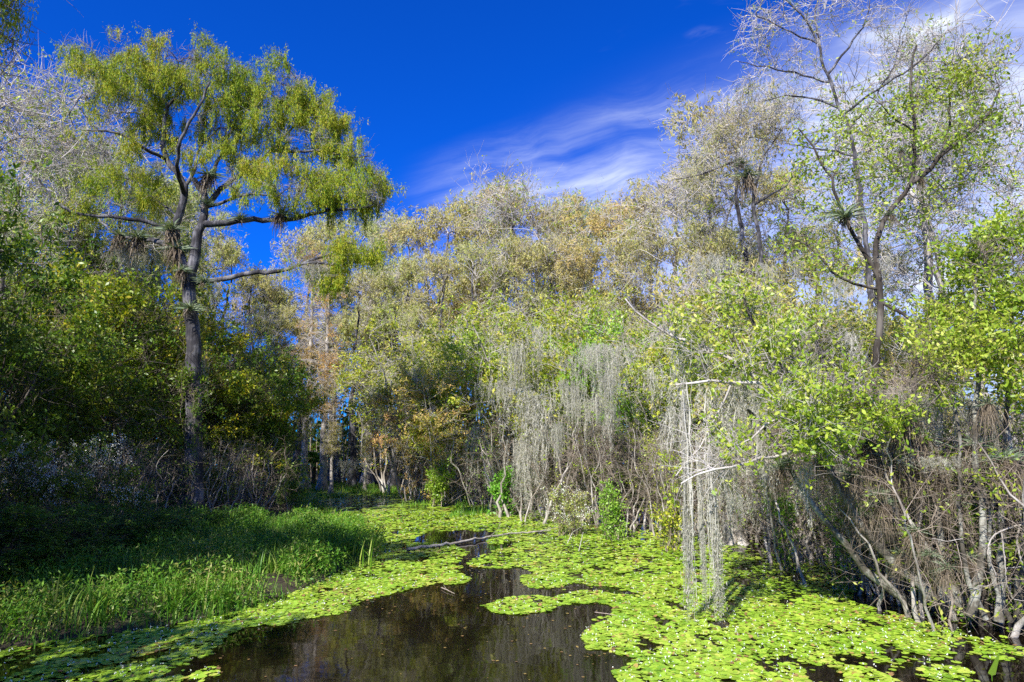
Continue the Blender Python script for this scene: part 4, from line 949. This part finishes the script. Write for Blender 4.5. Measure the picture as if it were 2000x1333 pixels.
cables('looping_vine', [([(2010, 1020), (1960, 1035), (1935, 1048), (1928, 1085), (1945, 1120), (1948, 1135), (1930, 1146), (1905, 1145)], .014, .008), ([(1955, 1035), (1962, 1090), (1965, 1140), (1978, 1172), (2010, 1175)], .013, .006),
    ([(1990, 1030), (1985, 1060), (1995, 1100), (2010, 1140)], .018, .012), ([(1965, 1110), (1990, 1108), (2010, 1100)], .008, .005), ([(1820, 1052), (1850, 1058), (1880, 1052)], .008, .005)], M['bark_pale'], 'bare pale vine looping down at the right edge above dark water', 'vine', 10.6)
# fallen pole across the channel
cables('fallen_branch', [([(795, 1073, .05), (850, 1066, .06), (905, 1058, .06), (950, 1049, .07), (1000, 1043, .07), (1075, 1036, .06)], .05, .02), ([(958, 1048, .07), (966, 1040, .25)], .015, .006), ([(1040, 1040, .07), (1090, 1030, .3)], .012, .005)], M['bark_pale'], 'long bleached fallen branch lying across the narrow channel of pads', 'branch')
cables('floating_twig', [([(862, 1148, .02), (872, 1152, .03), (888, 1160, .02)], .012, .005), ([(872, 1152, .03), (868, 1145, .06)], .006, .003)], M['twig_tan'], 'short brown twig floating at the edge of the open water', 'twig')
cables('floating_twig', [([(1162, 1196, .02), (1185, 1199, .06), (1205, 1203, .02)], .01, .005)], M['twig_tan'], 'small twig sticking out of the open water right of the pad tongue', 'twig')
cables('drowned_branch', [([(1120, 1035, 0), (1128, 1010, .5), (1150, 990, .9)], .02, .008), ([(1130, 1078, 0), (1139, 1040, .4)], .012, .006), ([(1108, 1062, 0), (1118, 1040, .3), (1135, 1030, .6)], .012, .006)], M['twig_pale'], 'thin dead stems poking from the pads below the flowering bush', 'branch')

# ------------------------------------------------------------------ spanish moss
def moss_mesh(seed, W, Lm, n, D=.25, lmin=.25, width=.03, tail=1.6, drift=.022):
    r = np.random.default_rng(seed); K = 16
    x = r.normal(size=n)*W*.3; prof = np.exp(-(x/(W*.5))**2)
    Ls = Lm*np.clip(lmin+(1-lmin)*r.random(n)**tail*(.5+.5*prof), lmin*.5, 1)
    t = np.linspace(0, 1, K)[None, :, None]
    o = np.stack([x, r.normal(size=n)*D*.4, r.uniform(-.12, .05, n)*Lm], 1)
    S = o[:, None]+Ls[:, None, None]*(-UP*t)+np.cumsum(r.normal(size=(n, K, 3))*V3(drift, drift, .012), 1)
    S = S*np.array([1, 1, 1]); 
    wd = width*r.uniform(.5, 1.1, (n, 1))*np.concatenate([np.linspace(.5, 1, 5), np.linspace(1, .12, K-5)])[None]
    wd = wd*r.uniform(.2, 1.1, wd.shape)*.75
    v1 = ribbons(S, wd, nrm(np.c_[r.normal(size=(n, 2)), np.zeros(n)]))
    A, _ = onstrip(r, S, n*120, .0); A = A+r.normal(size=A.shape)*V3(.022, .022, .02)
    v2 = leafq(r, A, (.03, .085), .15, (0, 0, -1.1), .7)
    me = mk_mesh('spanish_moss', *join([v1, v2])); me.materials.append(M['moss']); return me, Lm
MS = [moss_mesh(1, 1.0, 3.0, 60, .4, .3, .035, 1.2), moss_mesh(2, .08, 3.0, 30, .09, .7, .055, .5, .012), moss_mesh(3, .6, 1.6, 18, .25, .25, .035, 1.1), moss_mesh(4, 1.6, 2.0, 60, .5, .15)]
def moss(px, py, y2, Yd, k, label, group='hanging moss', w=1.0):
    a = P(px, py, Yd); b_ = P(px, y2, Yd); s = (a[2]-b_[2])/MS[k][1]
    o = bpy.data.objects.new('spanish_moss', MS[k][0]); C.objects.link(o); o.location = a
    o.rotation_euler = (0, 0, rng.uniform(-.5, .5)+(math.pi if rng.random() < .5 else 0)); o.scale = (w, w, s)
    c = rng.uniform(.9, 1.1); o.color = (c*1.02, c, c*.98, 1); return tag(o, label, 'moss', group)
moss(1333, 755, 1196, 11.9, 1, 'longest left strand of moss hanging almost to the pads', w=1.0)
moss(1364, 850, 1170, 11.9, 1, 'thin middle moss strand between the two longest ones', w=.5)
moss(1388, 840, 1197, 11.8, 1, 'dark right-hand moss strand almost touching the pads', w=1.0)
moss(1380, 760, 960, 12., 2, 'moss tuft under the tip of the long white limb', w=.9)
moss(1330, 690, 880, 12.3, 2, 'moss tuft left of the long white limb tip', w=.8)
moss(1440, 745, 900, 12.1, 2, 'moss tuft hanging midway along the long white limb')
moss(1500, 750, 860, 12.1, 2, 'moss tuft near the thick end of the long white limb', w=.7)
moss(1480, 850, 1000, 12.3, 2, 'moss tuft over the back edge of the pads right of the long strands', w=.7)
moss(1415, 905, 1060, 12.2, 2, 'moss under the low pale branch right of the long strands', w=.7)
moss(1575, 905, 1035, 12.2, 2, 'curled moss beard at the bend of the lowest leaning trunk', w=.8)
moss(1830, 790, 930, 11.6, 2, 'silvery moss beard right of the largest bromeliad', w=.6)
moss(1855, 720, 900, 11.6, 2, 'pale moss beside the upright mottled trunk', w=.6)
moss(1040, 760, 1005, 26.5, 0, 'wide moss curtain at the bend of the pond, main fall', w=1.7)
moss(1022, 860, 1015, 26.3, 0, 'lower left fringe of the wide moss curtain', w=1.)
moss(1070, 790, 1000, 26.4, 2, 'right fringe of the wide moss curtain', w=1.3)
moss(980, 745, 830, 27.5, 3, 'short wide moss fringe left of the wide moss curtain', w=1.1)
moss(1010, 670, 800, 27, 0, 'upper moss fall above the wide moss curtain', w=1.2)
moss(1055, 640, 760, 27, 2, 'moss strands high in the tall pale green bush', w=1.1)
moss(1205, 690, 810, 24.5, 2, 'moss strand in front of the fresh green bush', w=.9)
moss(1195, 800, 890, 24.8, 2, 'moss strand above the bright green creeper', w=1)
moss(1270, 720, 810, 23, 2, 'moss strand left of the long limb tips', w=.8)
moss(1150, 780, 880, 26, 3, 'moss fringe over the steep white stems', w=.8)
moss(1100, 740, 850, 26.5, 2, 'moss between curtain and white stems', w=1.2)
moss(930, 830, 940, 31, 2, 'moss over the dark far water', w=1.3)
moss(950, 860, 1000, 30.5, 2, 'moss strand nearly touching the dark far water', w=1)
moss(890, 800, 900, 33, 2, 'moss in the bronze bush over the far water', w=1.4)
moss(600, 780, 880, 43, 3, 'moss on the slim left cypress of the far pair', w=1.4)
moss(640, 740, 820, 42, 2, 'moss on the slim right cypress of the far pair', w=1.8)
moss(680, 900, 945, 42, 3, 'low moss fringe right of the far pair of trunks', w=1.5)
moss(1310, 800, 960, 22, 2, 'moss behind the longest strands', w=1.2)
moss(1460, 900, 1040, 18.5, 2, 'moss hanging beside the swollen cypress base', w=1.1)
moss(1395, 920, 1030, 19, 2, 'moss left of the swollen cypress base', w=1)
moss(1660, 650, 760, 15, 2, 'moss below the lower left branch of the forked tree', w=.8)
moss(1735, 500, 560, 16.2, 2, 'small moss tuft at the fork of the dark tree', w=.5)
moss(430, 552, 610, 22.8, 2, 'dark moss under the base of the long lower limb', w=.9)
moss(620, 520, 580, 21.6, 3, 'moss and needles hanging from the end of the long lower limb', w=1.)
moss(305, 315, 350, 22.6, 2, 'small moss tuft inside the big crown at left', w=.9)
moss(395, 700, 800, 23.3, 2, 'thin moss on the right side of the big trunk', w=.5)
moss(260, 490, 560, 24, 3, 'moss hanging below the shaggy left limb of the big cypress', w=1)

zones_m = [(1080, 1330, 640, 860, 22, 27, 15, 'wisp of grey moss among the stems between wide curtain and long strands'),
    (1400, 1700, 700, 980, 12.8, 18, 16, 'wisp of grey moss in the tangle behind the leaning tree'),
    (1700, 2000, 720, 980, 11.3, 14, 14, 'wisp of grey moss among the stems at the right edge'),
    (720, 980, 690, 880, 31, 38, 10, 'wisp of grey moss in the bushes left of the wide curtain'),
    (1350, 1900, 480, 640, 16, 24, 10, 'thin wisp of moss high in the twigs around the forked tree')]
for x0, x1, y0, y1, Y0, Y1, n_, lb in zones_m:
    for i in range(n_):
        px = rng.uniform(x0, x1); py = rng.uniform(y0, y1); moss(px, py, py+rng.uniform(45, 130), rng.uniform(Y0, Y1), int(rng.integers(0, 4)), lb, lb.replace('wisp', 'wisps'), rng.uniform(.45, .9))
# ------------------------------------------------------------------ bromeliads (air plants)
def brom(seed, n=90, L_=.5, dead=60, deadL=.8, wf=1.):
    dead = int(dead*1.8)
    r = np.random.default_rng(seed); K = 5; t = np.linspace(0, 1, K)[None, :, None]
    d = nrm(np.c_[r.normal(size=(n, 2)), np.abs(r.normal(size=n))*1.1+.1]); Ls = L_*r.uniform(.6, 1.1, (n, 1, 1))
    S = d[:, None]*Ls*t - UP*Ls*.35*t*t + (d*V3(1, 1, 0))[:, None]*Ls*.25*t*t+r.normal(size=(n, 1, 3))*.03
    g = ribbons(S, .017*wf*np.array([1, 1, .8, .5, .08])[None]*r.uniform(.7, 1.3, (n, 1)), nrm(np.cross(d, r.normal(size=(n, 3)))))
    d2 = nrm(np.c_[r.normal(size=(dead, 2))*.6+V3(.5*math.cos(seed), .3)[None], r.uniform(-.8, .5, dead)]); L2 = deadL*r.uniform(.4, 1.1, (dead, 1, 1))
    S2 = d2[:, None]*L2*.45*t - UP*L2*(.25*t+.6*t*t)+r.normal(size=(dead, 1, 3))*V3(.05, .05, .04)+np.cumsum(r.normal(size=(dead, K, 3))*.025, 1)
    b_ = ribbons(S2, .012*wf*np.array([1, 1, .8, .6, .2])[None]*r.uniform(.6, 1.3, (dead, 1)), nrm(np.c_[r.normal(size=(dead, 2)), np.zeros(dead)]))
    root = empty('bromeliad', (0, 0, 0), 'x', 'air plant')
    add('green_leaves', g, M['brom'], root); add('dead_leaf_skirt', b_, M['dead'], root); root['_used'] = 0; return root
BR = [brom(1), brom(2, 90, .55, 150, 1.1), brom(3, 60, .45, 30, .35), brom(4, 40, .35, 90, .7), brom(5, 60, .5, 70, .6, 2.6), brom(6, 90, .55, 20, .3, 2.2)]
usedb = set()
def bromeliad(px, py, Yd, k, s, label, group='air plants on the trees', sz=None):
    loc = P(px, py, Yd)
    if Yd > 20: k = {3: 4, 0: 5, 2: 5}.get(k, k); s *= 1.15
    if k in usedb: o = dup(BR[k], loc, rng.uniform(0, 6.28), s, label, group, (1, 1, 1, 1), sz); return o
    usedb.add(k); o = BR[k]; o.location = loc; o.scale = (s, s, sz or s); o['label'] = label; o['group'] = group; return o
for a in [(1650, 425, 16.0, 5, 1.15, 'big spiky grey-green air plant in the left fork of the dark tree'),
          (1765, 800, 11.6, 1, .95, 'largest air plant cluster on the leaning trunks, with long brown skirt', 'air plants on the trees', 1.1),
          (1800, 860, 11.7, 3, 1.15, 'long brown skirt of dead leaves right below the largest air plant', 'air plants on the trees', 1.5),
          (1835, 915, 11.8, 3, .9, 'lowest tail of brown dead leaves below the largest air plant', 'air plants on the trees', 1.25),
          (1665, 930, 12.0, 3, .9, 'light brown dead-leaved air plant left of the dark-hearted one'),
          (1722, 985, 11.9, 1, .62, 'air plant with a black heart on the middle leaning trunk'),
          (1525, 915, 12.6, 1, .6, 'blue-grey air plant with tan skirt left of the leaning trunks'),
          (1640, 860, 12.2, 3, .8, 'ragged tan air plant above the bend of the leaning trunks'),
          (1790, 1040, 11.6, 3, .8, 'tan dead-leaved air plant low on the thick leaning trunk'),
          (1815, 1085, 11.5, 0, .5, 'greenish tuft at the foot of the thick leaning trunk'),
          (1930, 790, 10.9, 3, .75, 'brown drooping air plant below the bright leaves at the right edge'),
          (1890, 1090, 11.3, 3, .6, 'tan tuft beside the black stump'),
          (1740, 420, 16.4, 0, .5, 'small air plant above the fork of the dark tree'),
          (1800, 350, 16.4, 3, .55, 'straw-coloured air plant at the elbow of the right-hand limb'),
          (1760, 295, 16.5, 0, .4, 'little air plant under the leafy middle of the dark tree'),
          (1460, 345, 26.8, 3, 1.25, 'brown-bottomed air plant cluster on the two-limbed cypress'),
          (1448, 322, 26.7, 2, .8, 'green air plant on top of the brown-bottomed cluster'),
          (370, 605, 22.5, 0, .85, 'air plant on the front of the big trunk below its lower limb'),
          (356, 530, 22.6, 3, .8, 'dark dead tuft on the left side of the big trunk'),
          (398, 552, 22.6, 2, .7, 'spiky air plant where the long lower limb leaves the trunk'),
          (335, 450, 22.7, 3, 1.1, 'brown shaggy air plants wrapping the left limb of the big cypress'),
          (345, 488, 22.8, 3, 1.1, 'brown shaggy growth in the fork of the big trunk'),
          (270, 466, 23.4, 3, 1.2, 'shaggy brown air plants on the left lower limb of the big cypress'),
          (235, 462, 23.8, 3, 1.0, 'dark shaggy growth at the end of the left lower limb'),
          (408, 345, 22.8, 3, 1.2, 'large dark nest of air plants in the middle of the big crown'),
          (405, 400, 22.7, 0, .7, 'spiky air plant where the limbs of the big cypress part'),
          (470, 428, 22.8, 0, .7, 'air plant near the start of the long level right limb'),
          (548, 422, 22.7, 3, .9, 'dark brown air plant cluster on the long level right limb'),
          (580, 424, 22.5, 0, .6, 'small air plant beside the brown cluster on the level right limb'),
          (500, 322, 23.6, 3, .9, 'dark air plant cluster on the rising right limb of the big cypress'),
          (1760, 815, 11.4, 5, .62, 'fan of stiff grey-green leaves crowning the long brown skirts'),
          (1540, 905, 12.4, 5, .4, 'stiff blue-grey rosette above the tan skirt left of the leaning trunks'),
          (1715, 965, 11.7, 5, .38, 'stiff grey-green rosette over the black-hearted air plant'),
          (1700, 870, 11.9, 1, .9, 'bushy air plant left of the largest cluster on the leaning trunks'),
          (1750, 905, 11.7, 3, 1.2, 'hanging brown leaves in the middle of the leaning trunks', 'air plants on the trees', 1.4),
          (1860, 980, 11.7, 3, .9, 'drooping tan leaves below the lowest tail of dead leaves'),
          (1765, 1085, 11.9, 3, .7, 'tan dead leaves over the dark water under the leaning trunks'),
          (1690, 1010, 12.1, 3, .7, 'dangling dead leaves on the mottled trunk nearest the pads'),
          (1960, 900, 10.9, 1, .8, 'air plant with brown skirt at the right edge, halfway up'),
          (1905, 870, 11.2, 3, .9, 'long dead leaves left of the right-edge air plant'),
          (1600, 900, 12.4, 3, .8, 'straw-coloured dead leaves at the knee of the leaning tree'),
          (1850, 1110, 11.3, 3, .7, 'ragged tan leaves just above the dark water at right'),
          (120, 590, 20.5, 3, .7, 'pale straw air plant in the dark bushes left of the big trunk')]:
    bromeliad(*a)
for k_, o in enumerate(BR):
    if k_ not in usedb:
        for ch in list(o.children): bpy.data.objects.remove(ch)
        bpy.data.objects.remove(o)
for o in list(C.objects):
    if '_used' in o: del o['_used']

# ------------------------------------------------------------------ vines, small bushes, palm, ferns
def mound(name, label, cat, px, py, Yd, blobs, lv, leafm, flowers=0, leafL=(.05, .09), colr=(1, 1, 1), seed=1, asp=.55, stems=14, z0=0., group=None):
    r = np.random.default_rng(seed); b0 = P(px, py, Yd); b0[2] = z0; sk = Skel()
    cen = [P(p[0], p[1], Yd+p[4]) for p in blobs]
    for k in range(stems):
        c = cen[k % len(cen)]; s = b0+V3(r.normal()*.2, r.normal()*.2, -.2); sk.path(straight(r, s, c+r.normal(size=3)*.15, .03, .01, .05, 5), .02, .006, r, .25, .03, par=-1)
    A = np.concatenate([ell(r, [(*c, p[2]/F*Yd, p[5], p[3]/F*Yd, p[6])]) for c, p in zip(cen, blobs)])
    sk.grow(A, r, .3, .3, .06, b0[2]-.1)
    root = build(name, sk, label, cat, b0, M['twig_tan'], M['twig_tan'], M[leafm], r, .018, 0, 0, tw=len(A)*5, twL=(.1, .4), twr=.004, sub=0, lv=lv, leafL=leafL, asp=asp, clusters=4, spread=.05, r0=.004, rmax=.02, group=group)
    if flowers:
        A2 = np.repeat(A[r.random(len(A)) < .5], flowers*3, 0); A2 = A2+r.normal(size=A2.shape)*.055-V3(0, .15, -.1)
        v = leafq(r, A2, (.02, .042), .8, (0, -.3, .5)); add('flowers', v, M['flower'], root, False, b0)
    for ch in root.children:
        if ch.name.startswith('foliage'): ch.color = (*colr, 1)
    return root
mound('flowering_vine', 'dark vine mound crowned with white flower heads at the left edge', 'vine', 60, 1080, 16.5, [(40, 900, 60, 45, 0, .7, 90), (80, 925, 55, 55, 0, .7, 80), (20, 960, 50, 60, 0, .7, 60), (130, 950, 45, 40, .2, .6, 50), (80, 1020, 70, 50, .2, .6, 40)], 9000, 'leafdark', 9, seed=5, z0=.2)
mound('flowering_vine', 'slimmer vine column with pale flower heads left of the big trunk', 'vine', 190, 1050, 18, [(190, 890, 40, 40, 0, .6, 50), (240, 900, 30, 50, .3, .5, 36), (180, 960, 40, 50, 0, .6, 40), (260, 985, 30, 35, .4, .5, 26)], 5000, 'leafdark', 8, seed=6, z0=.2)
mound('vine_on_trunk', 'leafy vine wrapped around the middle of the big trunk', 'vine', 375, 1040, 22.7, [(385, 770, 30, 40, -.1, .4, 30), (360, 740, 20, 30, -.2, .3, 16), (400, 850, 14, 60, 0, .3, 20)], 2200, 'leafdark', 0, seed=7, z0=.2, stems=4)
mound('flowering_bush', 'small twiggy bush with whitish seed heads in front of the white stems', 'bush', 1110, 1036, 22.5, [(1105, 985, 45, 30, 0, .8, 70), (1120, 1010, 55, 18, 0, .8, 50), (1085, 960, 25, 20, 0, .5, 24)], 1700, 'leafdry', 5, seed=8, colr=(.8, 1, .8))
mound('green_creeper', 'bright green creeper column between the flowering bush and the dark tangle', 'vine', 1196, 1045, 21.5, [(1190, 965, 16, 20, 0, .4, 26), (1196, 1000, 20, 22, 0, .45, 40), (1195, 1030, 18, 14, 0, .4, 24)], 3000, 'leafy', 0, seed=9, colr=(.72, .95, 1), leafL=(.06, .1))
mound('waterside_bush', 'bright green leafy clump at the water left of the wide moss curtain', 'bush', 985, 985, 28, [(985, 930, 22, 24, 0, .6, 40), (975, 955, 18, 18, 0, .5, 20)], 2600, 'leafy', 0, seed=10, colr=(.6, 1, 1), leafL=(.08, .14))
mound('waterside_bush', 'pale green clump low over the dark far water', 'bush', 850, 970, 32, [(850, 930, 26, 30, 0, .7, 44), (870, 900, 24, 24, 0, .6, 26)], 2600, 'leafy', 0, seed=11, colr=(.9, 1, 1), leafL=(.08, .14))
for px, py, Yd, cl, nm in [(1310, 905, 19.5, 1.1, 'yellow-green leaf spray left of the longest moss strands'), (1525, 985, 16.5, .8, 'green leaf spray hanging over the back of the pads'), (1640, 985, 14.5, .7, 'green leaf spray behind the lowest leaning trunk'), (1300, 1015, 19.5, 1.2, 'small yellow spray low beside the longest moss strands'), (1790, 965, 13, .7, 'green leaves in the shade of the big dead skirts'), (1900, 1010, 11.8, .8, 'green leaves left of the black stump')]:
    mound('leaf_spray', nm, 'bush', px+8, py+60, Yd, [(px, py, 34, 20, 0, .5, 26), (px+15, py+15, 25, 14, 0, .4, 14)], 900, 'leafy', 0, seed=int(px), colr=(cl, 1, .9), leafL=(.06, .11), stems=5)
def fronds(name, label, cat, loc, n, L_, seed, pinn=.16, stem=None, mat='fan', droop=.8):
    r = np.random.default_rng(seed); K = 9; t = np.linspace(0, 1, K)[None, :, None]
    a = r.uniform(0, 6.28, n); el = r.uniform(.35, 1.2, n); d = np.stack([np.cos(a)*np.cos(el), np.sin(a)*np.cos(el), np.sin(el)], 1); Ls = L_*r.uniform(.7, 1.1, (n, 1, 1))
    base = V3(0, 0, stem or 0); S = base+d[:, None]*Ls*t-UP*Ls*droop*.5*t*t
    root = empty(name, loc, label, cat); v = [tubes(S, np.broadcast_to(np.linspace(.008, .003, K), S.shape[:2]))]
    m = 36; tt = np.repeat(np.linspace(.12, 1, m), 2); sg = np.tile([1, -1], m)
    k = np.minimum((tt*(K-1)).astype(int), K-2); fr = (tt*(K-1)-k)[None, :, None]; A = S[:, k]*(1-fr)+S[:, k+1]*fr; T = nrm(S[:, k+1]-S[:, k])
    sd = nrm(np.cross(T, UP))*sg[None, :, None]; pl = pinn*np.sin(np.clip(tt, .05, .97)*math.pi)[None, :, None]**.6
    tip = A+(sd*.85+T*.5-UP*.15)*pl; w = T*pinn*.09
    vv = np.stack([A-w, A+w, tip], 2).reshape(-1, 3); q = np.arange(len(vv)).reshape(-1, 3); q = np.c_[q, q[:, 2]]
    v2 = np.stack([A-w, A+w, tip+w*.2, tip-w*.2], 2).reshape(-1, 3); v.append((v2, np.arange(len(v2)).reshape(-1, 4)))
    add('fronds', join(v), M[mat], root)
    if stem: add('trunk', tubes(np.array([[[0, 0, -.2], [0, 0, stem*.5], [0, 0, stem]]], float), np.array([[.14, .13, .16]]), 10), M['bark_dark'], root, True)
    return root
def gp(px, py, z=0): g = G(px, py); g[2] = z; return g
fronds('fern', 'small arching green fern at the back edge of the pads near the cypress knees', 'fern', gp(1560, 1072), 7, .9, 1, .13, mat='leafy')
fronds('fern', 'fern growing at the foot of the stems at the far right edge', 'fern', P(1975, 1060, 11.2)*V3(1, 1, 0)+V3(0, 0, 1.2), 6, .6, 2, .10, mat='leafy')
fronds('cabbage_palm', 'small dark green palm between the slim pair of cypress trunks', 'palm', P(612, 940, 46)*V3(1, 1, 0)+V3(0, 0, .1), 16, 1.5, 3, .5, 1.4)
# arrow-shaped leaf at the lower right corner
v = np.array([[0, 0, 0], [.05, 0, .12], [.075, .01, .02], [.04, .015, .2], [0, .02, .32], [-.04, .015, .2], [-.075, .01, .02], [-.05, 0, .12]], float)*1.0
ra = empty('arrowhead_plant', gp(1938, 1330), 'single arrow-shaped green leaf standing among pads at the lower right corner', 'water plant')
lf = add('leaf_blade', (v, np.array([[0, 2, 3, 4, 5, 6, 0, 0]])[:, :6]), M['leafy'], ra); lf.location = (0, 0, .06); lf.rotation_euler = (.3, .25, .4); lf.color = (.8, 1, 1, 1)
add('stalk', tubes(np.array([[[0, 0, -.1], [0, .005, 0], [0, 0, .08]]], float), np.array([[.006, .005, .004]]), 5), M['grass'], ra)
# white tall reeds in the grass
for px, py, lb in [(655, 1100, 'tall upright reed clump standing above the grass at the channel edge'), (716, 1112, 'pair of arching reed blades at the tip of the grass bank')]:
    g = gp(px, py, .05); r_ = np.random.default_rng(px); n_ = 9
    o = tag(add('reed_clump', blades(r_, r_.normal(size=(n_, 2))*.12, r_.uniform(.5, .95, n_), r_.uniform(.02, .035, n_), np.zeros(n_), .7, 4), M['grass']), lb, 'reed clump', 'reeds above the bank grass'); o.location = g; o.color = (1.5, 1.3, 1.2, 1)
# foliage hanging into the top left corner and the trees that shade the left bank, standing left of the view
r = np.random.default_rng(400); sk = Skel()
sk.path([V3(-10.5, 8.5, 0), V3(-10.3, 8.5, 4), V3(-10, 8.4, 9), V3(-10, 8.3, 13)], .3, .08, r, .5, .03, par=-1, lenw=.2)
Ac = cloud(r, 9.0, [(0, 5, 34, 14, 0, .5, 16), (0, 75, 18, 14, .3, .4, 7), (-5, 135, 18, 8, .3, .4, 5), (-175, 120, 60, 120, 0, 1.6, 50), (-240, -60, 100, 120, 0, 2, 80), (-100, -200, 120, 100, 0, 2, 60)])
sk.grow(Ac, r, .3, .4, .06, 4, up=.02)
build('overhanging_cypress', sk, 'nearby cypress left of the view whose dark needles hang into the top left corner', 'tree', (-10.5, 8.5, .1), M['bark_cyp'], M['twig_tan'], M['cyp'], r, .05, .6, .15, .8,
      tw=1700, twL=(.25, .6), twr=.006, sub=1500, subL=(.15, .3), lv=16000, leafL=(.05, .1), asp=.18, bias=(0, 0, -1.2), lrnd=.7, rmax=.03, curl=.3, spread=.05, clusters=8, tassel=(3500, (.15, .45), 9, (.05, .1), .16), r0=.006)
for x, y_, k, lb in TALL: dup(SD[k].root, (x, y_, 0), rng.uniform(0, 6.28), .62, lb, 'trees left of the view that shade the bank', (1, 1, 1, 1), 1.5)
for x, y_, k, s, lb in SHADERS:
    (dup(SD[k].root, (x, y_, 0), rng.uniform(0, 6.28), s, lb, 'trees left of the view that shade the bank', (1, 1, 1, 1), s*1.2))
